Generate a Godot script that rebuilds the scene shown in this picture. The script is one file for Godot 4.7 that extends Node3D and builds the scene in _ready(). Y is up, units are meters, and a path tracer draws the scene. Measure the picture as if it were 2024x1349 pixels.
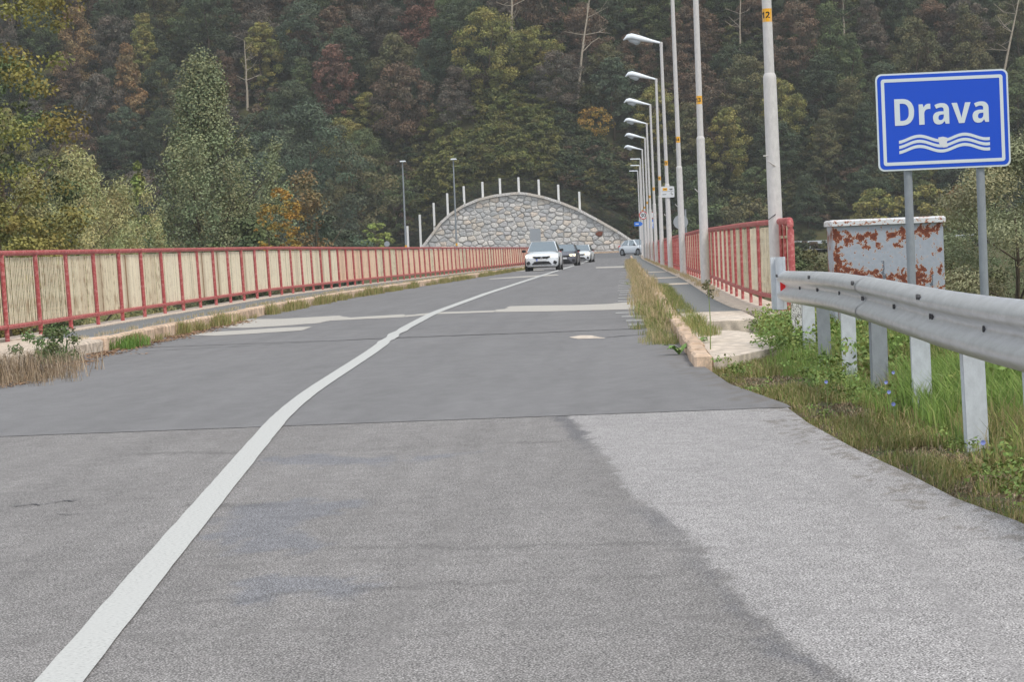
extends Node3D

var rng := RandomNumberGenerator.new()
var M := {}
var names := {}
var nz := FastNoiseLite.new()

# ------------------------------------------------------------------ helpers
func lin(r: float, g: float, b: float) -> Color:
	return Color(r, g, b).linear_to_srgb()

func numbered(n: String) -> String:
	if not names.has(n):
		names[n] = 0
		return n
	names[n] += 1
	return "%s_%03d" % [n, names[n]]

func tag(o, label: String, category: String, group := "", kind := ""):
	o.set_meta("label", label)
	o.set_meta("category", category)
	if group != "": o.set_meta("group", group)
	if kind != "": o.set_meta("kind", kind)
	return o

func base(n: String, at: Vector3, turn := 0.0) -> Node3D:
	var o := Node3D.new()
	o.name = numbered(n)
	add_child(o)
	o.position = at
	o.rotation.y = turn
	return o

var smooth_now := 0
func ST(smooth := false) -> SurfaceTool:
	var st := SurfaceTool.new()
	st.begin(Mesh.PRIMITIVE_TRIANGLES)
	smooth_now = 0 if smooth else 0xFFFFFFFF
	st.set_smooth_group(smooth_now)
	return st

func done(st: SurfaceTool) -> ArrayMesh:
	st.generate_normals()
	return st.commit()

func put(n: String, mesh: Mesh, m: Material, parent: Node = null, at := Vector3.ZERO, turn := Vector3.ZERO) -> MeshInstance3D:
	var o := MeshInstance3D.new()
	o.mesh = mesh
	o.material_override = m
	if parent == null or parent == self:
		o.name = numbered(n)
		add_child(o)
	else:
		o.name = n
		parent.add_child(o, true)
	o.position = at
	o.rotation = turn
	return o

func setting(o):
	o.set_meta("kind", "structure")
	return o

func tri(st: SurfaceTool, a: Vector3, b: Vector3, c: Vector3):
	st.add_vertex(a); st.add_vertex(b); st.add_vertex(c)

# vertices clockwise as seen from the front
func quad(st: SurfaceTool, a: Vector3, b: Vector3, c: Vector3, d: Vector3):
	tri(st, a, b, c); tri(st, a, c, d)

func hexa(st: SurfaceTool, p: Array):
	# p: 0-3 bottom (x-z-, x+z-, x+z+, x-z+), 4-7 top in the same order
	quad(st, p[7], p[4], p[5], p[6])
	quad(st, p[0], p[3], p[2], p[1])
	quad(st, p[3], p[7], p[6], p[2])
	quad(st, p[1], p[5], p[4], p[0])
	quad(st, p[2], p[6], p[5], p[1])
	quad(st, p[0], p[4], p[7], p[3])

func box(st: SurfaceTool, c: Vector3, s: Vector3, b := Basis.IDENTITY):
	var p := []
	for y in [-.5, .5]:
		for q in [[-.5, -.5], [.5, -.5], [.5, .5], [-.5, .5]]:
			p.append(c + b * Vector3(q[0] * s.x, y * s.y, q[1] * s.z))
	hexa(st, p)

# box with chamfered top and vertical edges
func bevel_box(st: SurfaceTool, c: Vector3, s: Vector3, k: float, b := Basis.IDENTITY):
	var rings := []
	for lv in [[-s.y * .5, 0.0], [s.y * .5 - k, 0.0], [s.y * .5, k]]:
		var hx: float = s.x * .5 - lv[1]
		var hz: float = s.z * .5 - lv[1]
		var r := []
		for q in [[-hx + k, -hz], [hx - k, -hz], [hx, -hz + k], [hx, hz - k], [hx - k, hz], [-hx + k, hz], [-hx, hz - k], [-hx, -hz + k]]:
			r.append(c + b * Vector3(q[0], lv[0], q[1]))
		rings.append(r)
	for i in 2:
		for j in 8:
			var j2 := (j + 1) % 8
			quad(st, rings[i][j], rings[i][j2], rings[i + 1][j2], rings[i + 1][j])
	for j in range(1, 7):
		tri(st, rings[2][0], rings[2][j], rings[2][j + 1])
		tri(st, rings[0][0], rings[0][j + 1], rings[0][j])

func tube(st: SurfaceTool, pts: Array, rad, sides := 8, caps := true):
	var rings := []
	var n := pts.size()
	var up := Vector3.UP
	for i in n:
		var t: Vector3 = (pts[min(i + 1, n - 1)] - pts[max(i - 1, 0)]).normalized()
		if abs(t.dot(up)) > .95: up = Vector3.RIGHT if abs(t.x) < .9 else Vector3.FORWARD
		var x := t.cross(up).normalized()
		var y := x.cross(t).normalized()
		var r: float = rad[i] if rad is Array else rad
		var ring := []
		for j in sides:
			var a := TAU * j / sides
			ring.append(pts[i] + x * cos(a) * r + y * sin(a) * r)
		rings.append(ring)
	for i in n - 1:
		for j in sides:
			var k := (j + 1) % sides
			quad(st, rings[i][j], rings[i + 1][j], rings[i + 1][k], rings[i][k])
	if caps:
		st.set_smooth_group(0xFFFFFFFF)
		for j in range(1, sides - 1):
			tri(st, rings[0][0], rings[0][j], rings[0][j + 1])
			tri(st, rings[n - 1][0], rings[n - 1][j + 1], rings[n - 1][j])
		st.set_smooth_group(smooth_now)

func tube_mesh(pts: Array, rad, sides := 8) -> ArrayMesh:
	var st := ST(true)
	tube(st, pts, rad, sides, true)
	return done(st)

func box_mesh(s: Vector3) -> ArrayMesh:
	var st := ST()
	box(st, Vector3.ZERO, s)
	return done(st)

# flat polygon in xy extruded along +z by depth (front face towards +z); polygon any winding
func plate(st: SurfaceTool, poly: PackedVector2Array, z0: float, depth: float):
	var p := poly
	if not Geometry2D.is_polygon_clockwise(p): p.reverse()
	var idx := Geometry2D.triangulate_polygon(p)
	for i in range(0, idx.size(), 3):
		var a := p[idx[i]]; var b := p[idx[i + 1]]; var c := p[idx[i + 2]]
		if (b - a).cross(c - a) > 0:
			var t := b; b = c; c = t
		tri(st, Vector3(a.x, a.y, z0 + depth), Vector3(b.x, b.y, z0 + depth), Vector3(c.x, c.y, z0 + depth))
		tri(st, Vector3(a.x, a.y, z0), Vector3(c.x, c.y, z0), Vector3(b.x, b.y, z0))
	for i in p.size():
		var a := p[i]; var b := p[(i + 1) % p.size()]
		quad(st, Vector3(a.x, a.y, z0), Vector3(b.x, b.y, z0), Vector3(b.x, b.y, z0 + depth), Vector3(a.x, a.y, z0 + depth))

func plate_mesh(poly: PackedVector2Array, z0: float, depth: float) -> ArrayMesh:
	var st := ST()
	plate(st, poly, z0, depth)
	return done(st)

func round_rect(w: float, h: float, r: float, seg := 6) -> PackedVector2Array:
	var p := PackedVector2Array()
	var cs := [[w * .5 - r, h * .5 - r, 0.0], [-w * .5 + r, h * .5 - r, PI * .5], [-w * .5 + r, -h * .5 + r, PI], [w * .5 - r, -h * .5 + r, PI * 1.5]]
	for c in cs:
		for i in seg + 1:
			var a: float = c[2] + PI * .5 * i / seg
			p.append(Vector2(c[0] + cos(a) * r, c[1] + sin(a) * r))
	return p

func disc(r: float, n := 24) -> PackedVector2Array:
	var p := PackedVector2Array()
	for i in n: p.append(Vector2(cos(TAU * i / n), sin(TAU * i / n)) * r)
	return p

func ring_mesh(outer: PackedVector2Array, inner: PackedVector2Array, z0: float, depth: float) -> ArrayMesh:
	var st := ST()
	var n := outer.size()
	for i in n:
		var j := (i + 1) % n
		var a := Vector3(outer[i].x, outer[i].y, z0 + depth); var b := Vector3(outer[j].x, outer[j].y, z0 + depth)
		var c := Vector3(inner[j].x, inner[j].y, z0 + depth); var d := Vector3(inner[i].x, inner[i].y, z0 + depth)
		var dz := Vector3(0, 0, -depth)
		quad(st, d, c, b, a)
		quad(st, a, b, b + dz, a + dz)
		quad(st, c, d, d + dz, c + dz)
	return done(st)

func text_mesh(t: String, px: int, size: float, depth: float, weight := 700) -> TextMesh:
	var f := SystemFont.new()
	f.font_names = PackedStringArray(["Droid Sans"])
	f.font_weight = weight
	var tm := TextMesh.new()
	tm.font = f
	tm.text = t
	tm.font_size = px
	tm.pixel_size = size / px
	tm.depth = depth
	tm.curve_step = 0.5
	return tm

# ------------------------------------------------------------------ materials
func noise_img(size: int, freq: float, oct: int, sd: int, type := FastNoiseLite.TYPE_SIMPLEX_SMOOTH) -> PackedByteArray:
	var n := FastNoiseLite.new()
	n.seed = sd
	n.noise_type = type
	n.frequency = freq
	n.fractal_octaves = oct
	var im := n.get_seamless_image(size, size, false, false, 0.12)
	im.convert(Image.FORMAT_L8)
	return im.get_data()

func tex_from(size: int, f: Callable) -> ImageTexture:
	var d := PackedByteArray()
	d.resize(size * size * 3)
	var k := 0
	for y in size:
		for x in size:
			var c: Color = f.call(x, y, y * size + x)
			d[k] = clampi(int(c.r * 255.0), 0, 255)
			d[k + 1] = clampi(int(c.g * 255.0), 0, 255)
			d[k + 2] = clampi(int(c.b * 255.0), 0, 255)
			k += 3
	var im := Image.create_from_data(size, size, false, Image.FORMAT_RGB8, d)
	im.generate_mipmaps()
	return ImageTexture.create_from_image(im)

func plain(c: Color, rough := .6, metal := 0.0) -> StandardMaterial3D:
	var m := StandardMaterial3D.new()
	m.albedo_color = c
	m.roughness = rough
	m.metallic = metal
	return m

func tri_mat(tex: Texture2D, scale: Vector3, rough := .9, world := true, vcol := false, tint := Color.WHITE) -> StandardMaterial3D:
	var m := StandardMaterial3D.new()
	m.albedo_texture = tex
	m.albedo_color = tint
	m.uv1_triplanar = true
	m.uv1_world_triplanar = world
	m.uv1_scale = scale
	m.roughness = rough
	m.vertex_color_use_as_albedo = vcol
	return m

func leaf_mat(c: Color) -> StandardMaterial3D:
	var m := plain(c, .75)
	m.vertex_color_use_as_albedo = true
	m.backlight_enabled = true
	m.backlight = Color(c.r * .45, c.g * .45, c.b * .3)
	m.cull_mode = BaseMaterial3D.CULL_DISABLED
	return m

func make_materials():
	# asphalt: aggregate speckle over a binder
	var fine := noise_img(1024, .20, 2, 3)
	var cell := noise_img(1024, .07, 2, 4)
	var blot := noise_img(1024, .012, 4, 5)
	var asp := func(x, y, i):
		var s: float = fine[i] / 255.0
		var c: float = cell[i] / 255.0
		var b: float = blot[i] / 255.0
		var v: float = .60 + (s - .5) * .66 + (c - .5) * .30 + (b - .5) * .10
		if s > .70: v += .16
		if s < .28: v -= .10
		return Color(v, v * .992, v * .985)
	var asp_tex := tex_from(1024, asp)
	M.rough_asphalt = tri_mat(asp_tex, Vector3.ONE * .62, .93, true, true, Color(1.0, .99, .99))
	var smooth := func(x, y, i):
		var s: float = fine[i] / 255.0
		var b: float = blot[i] / 255.0
		var c: float = cell[i] / 255.0
		var v: float = .72 + (s - .5) * .42 + (c - .5) * .05 + (b - .5) * .05
		if s > .80: v += .08
		return Color(v, v, v)
	var smooth_tex := tex_from(1024, smooth)
	M.smooth_asphalt = tri_mat(smooth_tex, Vector3.ONE * .55, .88, true, true, Color(.725, .717, .722))
	M.light_asphalt = tri_mat(smooth_tex, Vector3.ONE * .5, .92, true, true, Color(.885, .88, .89))
	M.filler = tri_mat(smooth_tex, Vector3.ONE * .8, .6, true, true, Color(.82, .822, .835))
	M.walk = tri_mat(smooth_tex, Vector3.ONE * .5, .92, true, true, Color(.64, .65, .66))
	M.tar = plain(Color(.24, .24, .26), .7)
	# worn road paint
	var worn := noise_img(512, .12, 4, 11)
	var paint := func(x, y, i):
		var s: float = worn[i] / 255.0
		var v: float = .77 + (s - .5) * .10
		if s < .22: v -= .10
		return Color(v, v, v * .985)
	M.paint = tri_mat(tex_from(512, paint), Vector3.ONE * .9, .7)
	# concrete
	var con_a := noise_img(512, .02, 5, 21)
	var con_b := noise_img(512, .2, 2, 22)
	var conc := func(x, y, i):
		var a: float = con_a[i] / 255.0
		var b: float = con_b[i] / 255.0
		var v: float = .86 + (a - .5) * .36 + (b - .5) * .14
		return Color(v, v * .965, v * .91)
	var conc_tex := tex_from(512, conc)
	M.concrete = tri_mat(conc_tex, Vector3.ONE * .6, .95, true, false, Color(.93, .89, .86))
	M.kerb = tri_mat(conc_tex, Vector3.ONE * .45, .95, true, false, Color(.97, .88, .81))
	M.kerb_b = tri_mat(conc_tex, Vector3(.7, .5, .4), .95, true, false, Color(.90, .81, .74))
	M.slab = tri_mat(conc_tex, Vector3.ONE * .5, .95, true, false, Color(.95, .92, .90))
	M.deck = tri_mat(conc_tex, Vector3.ONE * .3, .95, true, false, Color(.66, .65, .63))
	M.post_white = plain(Color(.93, .93, .92), .9)
	var stone_tex := tex_from(512, func(x, y, i2):
		var a: float = con_a[i2] / 255.0
		var b: float = con_b[i2] / 255.0
		var v: float = .90 + (a - .5) * .34 + (b - .5) * .16
		return Color(v, v * .99, v * .975))
	M.mortar = tri_mat(stone_tex, Vector3.ONE * .5, .95, true, false, Color(.80, .80, .80))
	var i := 0
	for c in [Color(.90, .90, .90), Color(.96, .95, .94), Color(.98, .93, .88), Color(.83, .84, .85), Color(.93, .90, .86), Color(1.0, .99, .97), Color(.88, .88, .89)]:
		M["stone%d" % i] = tri_mat(stone_tex, Vector3(.35, .35, .35) * (1.0 + .2 * i), .92, true, false, c)
		i += 1
	M.rust_stone = tri_mat(conc_tex, Vector3.ONE * .5, .92, true, false, Color(.55, .33, .26))
	# soil under grass, and forest floor
	var g1 := noise_img(512, .03, 4, 31)
	var g2 := noise_img(512, .16, 3, 32)
	var soil := func(x, y, i2):
		var a: float = g1[i2] / 255.0
		var b: float = g2[i2] / 255.0
		var c := Color(.33, .29, .20).lerp(Color(.27, .31, .15), smoothstep(.4, .62, a))
		return c * (.7 + b * .7)
	M.soil = tri_mat(tex_from(512, soil), Vector3.ONE * .25, 1.0)
	# painted railing steel with chalky wear
	var w1 := noise_img(512, .035, 4, 41)
	var w2 := noise_img(512, .15, 3, 42)
	var red := func(x, y, i2):
		var a: float = w1[i2] / 255.0
		var b: float = w2[i2] / 255.0
		var c := Color(.69, .30, .30).lerp(Color(.82, .56, .54), smoothstep(.42, .78, a) * .85)
		c = c.lerp(Color(.36, .19, .15), smoothstep(.66, .82, b) * .75)
		return c
	var red_tex := tex_from(512, red)
	M.red = tri_mat(red_tex, Vector3.ONE * .7, .5)
	# cream slats: vertical dirt streaks and rust
	for k in 3:
		var s1 := noise_img(512, .05, 3, 51 + k)
		var s2 := noise_img(512, .02, 4, 61 + k)
		var s3 := noise_img(512, .12, 2, 71 + k)
		var dirt: float = [.20, .06, .08][k]
		var b0: Color = [Color(.96, .91, .80), Color(.99, .94, .84), Color(1.0, .87, .76)][k]
		var slat := func(x, y, i2):
			# streaks: sample the noise squeezed along y
			var j: int = ((y / 16) % 512) * 512 + x
			var a: float = s1[j] / 255.0
			var b: float = s2[i2] / 255.0
			var c: float = s3[i2] / 255.0
			var col := b0 * (.93 + c * .14)
			col = col.lerp(Color(.46, .37, .25), smoothstep(.50, .78, a * .55 + b * .5) * dirt * 1.5)
			col = col.lerp(Color(.50, .28, .15), smoothstep(.60, .74, a * .35 + b * .65) * dirt)
			col = col.lerp(Color(.34, .31, .26), smoothstep(.70, .86, c) * dirt * .9)
			return col
		M["slat%d" % k] = tri_mat(tex_from(512, slat), Vector3(.31, .43, .31), .7, true, true)
	# rusty cabinet front, one texture over the face (u across, v down)
	var r1 := noise_img(512, .035, 5, 81)
	var r2 := noise_img(512, .13, 3, 82)
	var blobs := [[.03, .14, .06, .11], [.13, .20, .05, .08], [.26, .19, .07, .07], [.36, .16, .06, .06], [.54, .16, .06, .06], [.64, .16, .05, .09], [.72, .14, .04, .07], [.83, .12, .10, .08], [.40, .32, .03, .04], [.58, .32, .05, .03], [.03, .45, .05, .14], [.07, .72, .10, .16], [.20, .76, .10, .12], [.04, .60, .05, .14], [.38, .75, .06, .07], [.61, .80, .06, .10], [.77, .80, .09, .17], [.70, .86, .10, .10], [.52, .82, .05, .08], [.95, .40, .03, .05], [.96, .70, .03, .07], [.95, .06, .04, .06], [.30, .34, .03, .03], [.03, .98, .06, .10], [.5, .97, .5, .05]]
	var rusty := func(x, y, i2):
		var u: float = x / 512.0
		var v: float = y / 512.0
		var n: float = r1[i2] / 255.0
		var f: float = r2[i2] / 255.0
		var k := 0.0
		for b in blobs:
			var dx: float = (u - b[0]) / b[2]
			var dy: float = (v - b[1] * .57) / (b[3] * .66)
			k = max(k, 1.0 - sqrt(dx * dx + dy * dy) * .62)
		var q: float = k * .70 - .05 + (n - .5) * .95 + (f - .5) * .45
		var col := Color(.655, .68, .725) * (.95 + n * .1)
		col = col.lerp(Color(.80, .70, .60), smoothstep(.17, .25, q))
		col = col.lerp(Color(.56, .29, .17), smoothstep(.24, .31, q))
		col = col.lerp(Color(.40, .20, .15), smoothstep(.36, .56, q + (f - .5) * .5))
		# scraped dark marks
		var s1x: float = .445 + (v - .35) * .07
		if absf(u - s1x - (n - .5) * .04) < .004 + f * .012 and v > .31 and v < .53: col = col.lerp(Color(.36, .38, .42), .85)
		if absf(u - .885 - (n - .5) * .06) < .004 + f * .012 and v > .44 and v < .54: col = col.lerp(Color(.34, .37, .41), .85)
		return col
	var rm := plain(Color.WHITE, .65)
	rm.albedo_texture = tex_from(512, rusty)
	M.rusty = rm
	var lid := func(x, y, i2):
		var n: float = r1[i2] / 255.0
		var f: float = r2[i2] / 255.0
		var q: float = (n - .5) * 1.2 + (f - .5) * .5
		return Color(.86, .87, .88).lerp(Color(.80, .68, .58), smoothstep(.12, .2, q)).lerp(Color(.58, .30, .20), smoothstep(.2, .3, q))
	M.lid = tri_mat(tex_from(512, lid), Vector3(.9, 1.3, .9), .6)
	# galvanised steel and painted poles
	var z1 := noise_img(512, .03, 4, 91)
	var z2 := noise_img(512, .14, 3, 92)
	var galv := func(x, y, i2):
		var a: float = z1[i2] / 255.0
		var b: float = z2[i2] / 255.0
		var v: float = .84 + (a - .5) * .12 + (b - .5) * .05
		return Color(v, v * 1.005, v * 1.02)
	var galv_tex := tex_from(512, galv)
	var pole_tex := tex_from(512, func(x, y, i2):
		var a: float = z1[i2] / 255.0
		var b: float = z2[i2] / 255.0
		var v: float = .86 + (a - .5) * .10 + (b - .5) * .05
		return Color(v, v * .995, v * .99))
	M.galv = tri_mat(galv_tex, Vector3(.5, .9, .22), .40, true, false, Color(1.0, 1.0, 1.0))
	M.galv.metallic = .6
	M.galv_post = tri_mat(pole_tex, Vector3(1.0, .6, 1.0), .6, true, false, Color(.93, .96, .99))
	M.grey_paint = tri_mat(pole_tex, Vector3(1.0, .5, 1.0), .55, true, false, Color(.66, .69, .72))
	M.pole = tri_mat(pole_tex, Vector3(1.2, .45, 1.2), .7, true, false, Color(.97, .96, .955))
	M.peeled = tri_mat(tex_from(512, func(x, y, i2):
		var a: float = z1[i2] / 255.0
		var b: float = z2[i2] / 255.0
		var c := Color(.88, .88, .87)
		return c.lerp(Color(.20, .19, .18), smoothstep(.58, .66, b * .7 + a * .35))), Vector3(2.0, .8, 2.0), .8)
	M.lamp_white = plain(Color(.92, .94, .96), .4)
	M.diffuser = plain(Color(.74, .76, .78), .25)
	M.orange = plain(Color(.96, .70, .12), .6)
	M.black = plain(Color(.10, .10, .11), .6)
	M.white = plain(Color(.88, .89, .90), .5)
	M.sign_white = plain(Color(.86, .895, .91), .45)
	M.blue = plain(Color(.03, .31, .82), .4)
	M.sky_blue = plain(Color(.16, .46, .86), .45)
	M.sign_red = plain(Color(.80, .12, .12), .45)
	M.reflector = plain(Color(.90, .05, .05), .3)
	M.grey = plain(Color(.62, .64, .66), .55)
	M.bolt = plain(Color(.30, .30, .31), .6, .3)
	M.rust = plain(Color(.46, .25, .16), .85)
	M.wire = plain(Color(.22, .23, .22), .7, .3)
	M.tyre = plain(Color(.09, .09, .095), .85)
	M.rim = plain(Color(.60, .61, .63), .35, .6)
	M.glass = plain(Color(.58, .62, .64), .1, .75)
	M.glass.metallic_specular = .9
	M.car_white = plain(Color(.90, .92, .94), .25)
	M.car_white.clearcoat_enabled = true
	M.car_grey = plain(Color(.36, .36, .40), .3, .3)
	M.car_grey.clearcoat_enabled = true
	M.chrome = plain(Color(.85, .86, .87), .2, .8)
	var hl := plain(Color(.95, .95, .93), .2)
	hl.emission_enabled = true
	hl.emission = Color(1.0, .97, .90)
	hl.emission_energy_multiplier = 1.0
	M.headlight = hl
	var wl := plain(Color(.95, .93, .86), .2)
	wl.emission_enabled = true
	wl.emission = Color(1.0, .90, .70)
	wl.emission_energy_multiplier = 1.4
	M.headlight_warm = wl
	M.bark = tri_mat(conc_tex, Vector3(1.0, .3, 1.0), 1.0, true, false, Color(.40, .36, .31))
	M.pale_bark = tri_mat(conc_tex, Vector3(1.0, .3, 1.0), 1.0, true, false, Color(.80, .77, .73))
	var water := plain(Color(.10, .16, .13), .08)
	M.water = water
	# foliage, linear base colours
	M.f_dark = leaf_mat(lin(.095, .135, .065))
	M.f_green = leaf_mat(lin(.16, .215, .08))
	M.f_olive = leaf_mat(lin(.20, .20, .085))
	M.f_yellow = leaf_mat(lin(.36, .35, .095))
	M.f_brown = leaf_mat(lin(.235, .165, .105))
	M.f_red = leaf_mat(lin(.29, .16, .115))
	M.f_ochre = leaf_mat(lin(.40, .27, .12))
	M.f_grey = leaf_mat(lin(.20, .175, .135))
	M.f_poplar = leaf_mat(lin(.36, .42, .22))
	M.f_willow = leaf_mat(lin(.60, .60, .28))
	M.f_bluegreen = leaf_mat(lin(.115, .165, .095))
	M.f_bright = leaf_mat(lin(.34, .44, .10))
	M.f_soft = leaf_mat(lin(.42, .44, .25))
	M.f_rusty = leaf_mat(lin(.36, .28, .13))
	M.f_gold = leaf_mat(lin(.56, .37, .07))
	M.grass = leaf_mat(Color.WHITE)

# ------------------------------------------------------------------ road layout (d = metres ahead of the camera)
var EP := [[-100.0, 0.0], [34.0, 0.0], [62.0, .10], [200.0, .12], [250.0, .42], [300.0, .75], [330.0, .8], [3000.0, .8]]
func lerp_table(t: Array, d: float) -> float:
	if d <= t[0][0]: return t[0][1]
	for i in range(1, t.size()):
		if d <= t[i][0]:
			var k: float = (d - t[i - 1][0]) / (t[i][0] - t[i - 1][0])
			return lerpf(t[i - 1][1], t[i][1], k)
	return t[-1][1]
func smooth_table(t: Array, d: float) -> float:
	var h := 3.0
	return (lerp_table(t, d - h) + lerp_table(t, d - h * .5) * 2.0 + lerp_table(t, d) * 2.0 + lerp_table(t, d + h * .5) * 2.0 + lerp_table(t, d + h)) / 8.0
func deck_y(d: float) -> float:
	return lerp_table(EP, d)
var KL := [[-40.0, -2.0], [0.0, -4.6], [16.0, -5.6], [25.0, -6.15], [32.0, -6.75], [40.0, -6.95], [50.0, -7.05], [71.0, -6.95], [97.0, -6.55], [129.0, -6.1], [170.0, -5.7], [240.0, -5.4]]
var FL := [[20.0, -8.2], [34.0, -8.4], [46.0, -8.5], [58.0, -8.6], [80.0, -8.5], [100.0, -8.1], [130.0, -7.5], [170.0, -6.75], [240.0, -6.2]]
var VR := [[-60.0, 4.6], [-10.0, 2.45], [9.3, 1.42], [10.2, 1.31], [11.5, 1.24], [12.7, 1.15], [14.8, 1.05], [16.5, 1.02], [19.2, .76], [22.2, .66], [24.0, .60]]
var FR := [[32.3, 2.16], [36.0, 1.93], [41.0, 1.86], [60.0, 1.86], [240.0, 1.80]]
var CL := [[-40.0, 2.6], [6.4, -1.49], [18.5, -2.50], [29.8, -2.95], [34.7, -3.21], [45.6, -3.46], [63.0, -3.40], [110.0, -3.44], [190.0, -3.36], [236.0, -3.0]]
func kerb_l(d): return lerp_table(KL, d)
func fence_l(d): return lerp_table(FL, d)
func fence_r(d): return lerp_table(FR, d)
func edge_r(d): return lerp_table(VR, d) if d < 24.0 else .57
func P(x: float, d: float, y := 0.0) -> Vector3:
	return Vector3(x, deck_y(d) + y, -d)

# a sheet that follows the road; xl, xr callables of d
func sheet(ds: Array, xl: Callable, xr: Callable, nx: int, y, tone := 0.0, sd := 0) -> ArrayMesh:
	var st := SurfaceTool.new()
	st.begin(Mesh.PRIMITIVE_TRIANGLES)
	var n := FastNoiseLite.new()
	n.seed = 300 + sd
	n.frequency = .35
	n.fractal_octaves = 4
	for i in ds.size():
		var d: float = ds[i]
		var a: float = xl.call(d)
		var b: float = xr.call(d)
		for j in nx + 1:
			var x: float = lerpf(a, b, float(j) / nx)
			var v: float = 1.0 - tone * .5 + n.get_noise_2d(x * 1.6, d * .55) * tone
			st.set_color(Color(v, v, v))
			st.set_normal(Vector3.UP)
			st.add_vertex(P(x, d, y.call(d) if y is Callable else y))
	for i in ds.size() - 1:
		for j in nx:
			var k := i * (nx + 1) + j
			var e := k + nx + 1
			for q in [k, e, e + 1, k, e + 1, k + 1]: st.add_index(q)
	return st.commit()

var near_n := FastNoiseLite.new()
var EDGE := [[-20.0, 1.7], [3.0, .85], [6.02, .50], [6.66, .40], [7.55, .32], [8.29, .27], [9.37, .18], [10.0, .10], [11.02, -.03], [12.35, -.09], [14.06, -.22], [15.2, -.30], [16.30, -.41]]
var FILLS := [[[-2.02, 13.43], [-1.82, 13.74], [-1.69, 13.82], [-1.51, 13.43], [-1.20, 13.29], [-.86, 13.47], [-1.17, 12.96], [-1.56, 12.91], [-1.87, 13.11]], [[-1.64, 9.76], [-1.71, 10.54], [-1.67, 11.06], [-1.46, 11.14], [-1.18, 10.99], [-1.19, 10.67], [-1.28, 10.39], [-1.34, 10.22], [-1.25, 9.64], [-1.09, 9.26], [-1.21, 9.14], [-1.46, 9.25]], [[-1.31, 7.89], [-1.31, 8.32], [-1.13, 8.40], [-.93, 8.33], [-.81, 8.07], [-.97, 7.87], [-1.13, 7.79]]]
var SEAMS := [[[[-2.9, 9.0], [-2.30, 9.03], [-1.79, 9.28], [-1.02, 9.16], [.18, 8.97]], .035], [[[-2.6, 7.6], [-1.95, 7.64], [-1.51, 7.77], [-.87, 8.02], [-.42, 8.11], [.26, 8.05]], .030], [[[-1.99, 11.06], [-1.03, 10.83], [-.86, 10.99]], .05], [[[-2.9, 14.3], [-1.9, 14.0], [-.3, 14.05]], .06], [[[-5.0, 11.3], [-3.4, 11.2], [-2.2, 11.5]], .05]]
var fill_poly := []
# tone of the old surfacing: bright where the shoulder was patched, smooth grey in the filled hollows
func near_tone(x: float, d: float) -> Color:
	if d < 4.2: return Color(.66, .65, .645)
	if fill_poly.is_empty():
		for f in FILLS:
			var p := PackedVector2Array()
			for q in f: p.append(Vector2(q[0] * 3.0, q[1]))
			fill_poly.append(p)
	var n1 := near_n.get_noise_2d(x * .9, d * .35)
	var n2 := near_n.get_noise_2d(x * 5.0 + 30.0, d * 2.0)
	var n3 := near_n.get_noise_2d(x * 14.0 - 70.0, d * 5.0)
	var v := .655 + n1 * .07 + n2 * .05 + n3 * .03
	var c := Color(v, v * .985, v * .975)
	# worn streaks along the lane
	var n4 := near_n.get_noise_2d(x * 3.4 + 11.0, d * .12)
	c = c * (1.0 + n4 * .12)
	# fills
	for p in fill_poly:
		var q := Vector2(x * 3.0, d)
		var best := 9.0
		for k in p.size(): best = minf(best, Geometry2D.get_closest_point_to_segment(q, p[k], p[(k + 1) % p.size()]).distance_to(q))
		if Geometry2D.is_point_in_polygon(q, p): best = -best
		var k2 := 1.0 - smoothstep(-.14, .10, best + n2 * .35 + n3 * .12)
		c = c.lerp(Color(.56, .58, .63) * (1.0 + n1 * .05), k2 * .95)
	for sm in SEAMS:
		for k in sm[0].size() - 1:
			var a := Vector2(sm[0][k][0], sm[0][k][1]); var b := Vector2(sm[0][k + 1][0], sm[0][k + 1][1])
			if x < a.x or x > b.x: continue
			var yy: float = lerpf(a.y, b.y, (x - a.x) / (b.x - a.x)) + n2 * .12
			var w: float = sm[1]
			c = c * (1.0 - .26 * (1.0 - smoothstep(w * .3, w * 2.2, absf(d - yy))) * clampf(.7 + n1 * 2.0, 0, 1))
	# the pale patch, its ragged border and the bitumen along it
	var e := lerp_table(EDGE, d) + n2 * .045 + n3 * .03
	var s1 := x - e
	var top := smoothstep(16.34, 16.22, d + n3 * .1)
	var seam := (1.0 - smoothstep(.0, .05, absf(s1 + .05) - .015 - n1 * .05)) * top
	var heavy := clampf(maxf(smoothstep(8.6, 7.9, d), smoothstep(13.6, 14.4, d)) + .25 + n1, 0, 1)
	c = c.lerp(Color(.44, .445, .47), seam * heavy)
	var pale := .945 + n1 * .07 + n2 * .05 + n3 * .02
	c = c.lerp(Color(pale, pale * .995, pale), smoothstep(-.006, .010, s1) * top)
	# dirt carried in from the verge
	# in grainy patches
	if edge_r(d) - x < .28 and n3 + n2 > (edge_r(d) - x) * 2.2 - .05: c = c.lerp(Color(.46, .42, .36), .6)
	return c

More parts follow.
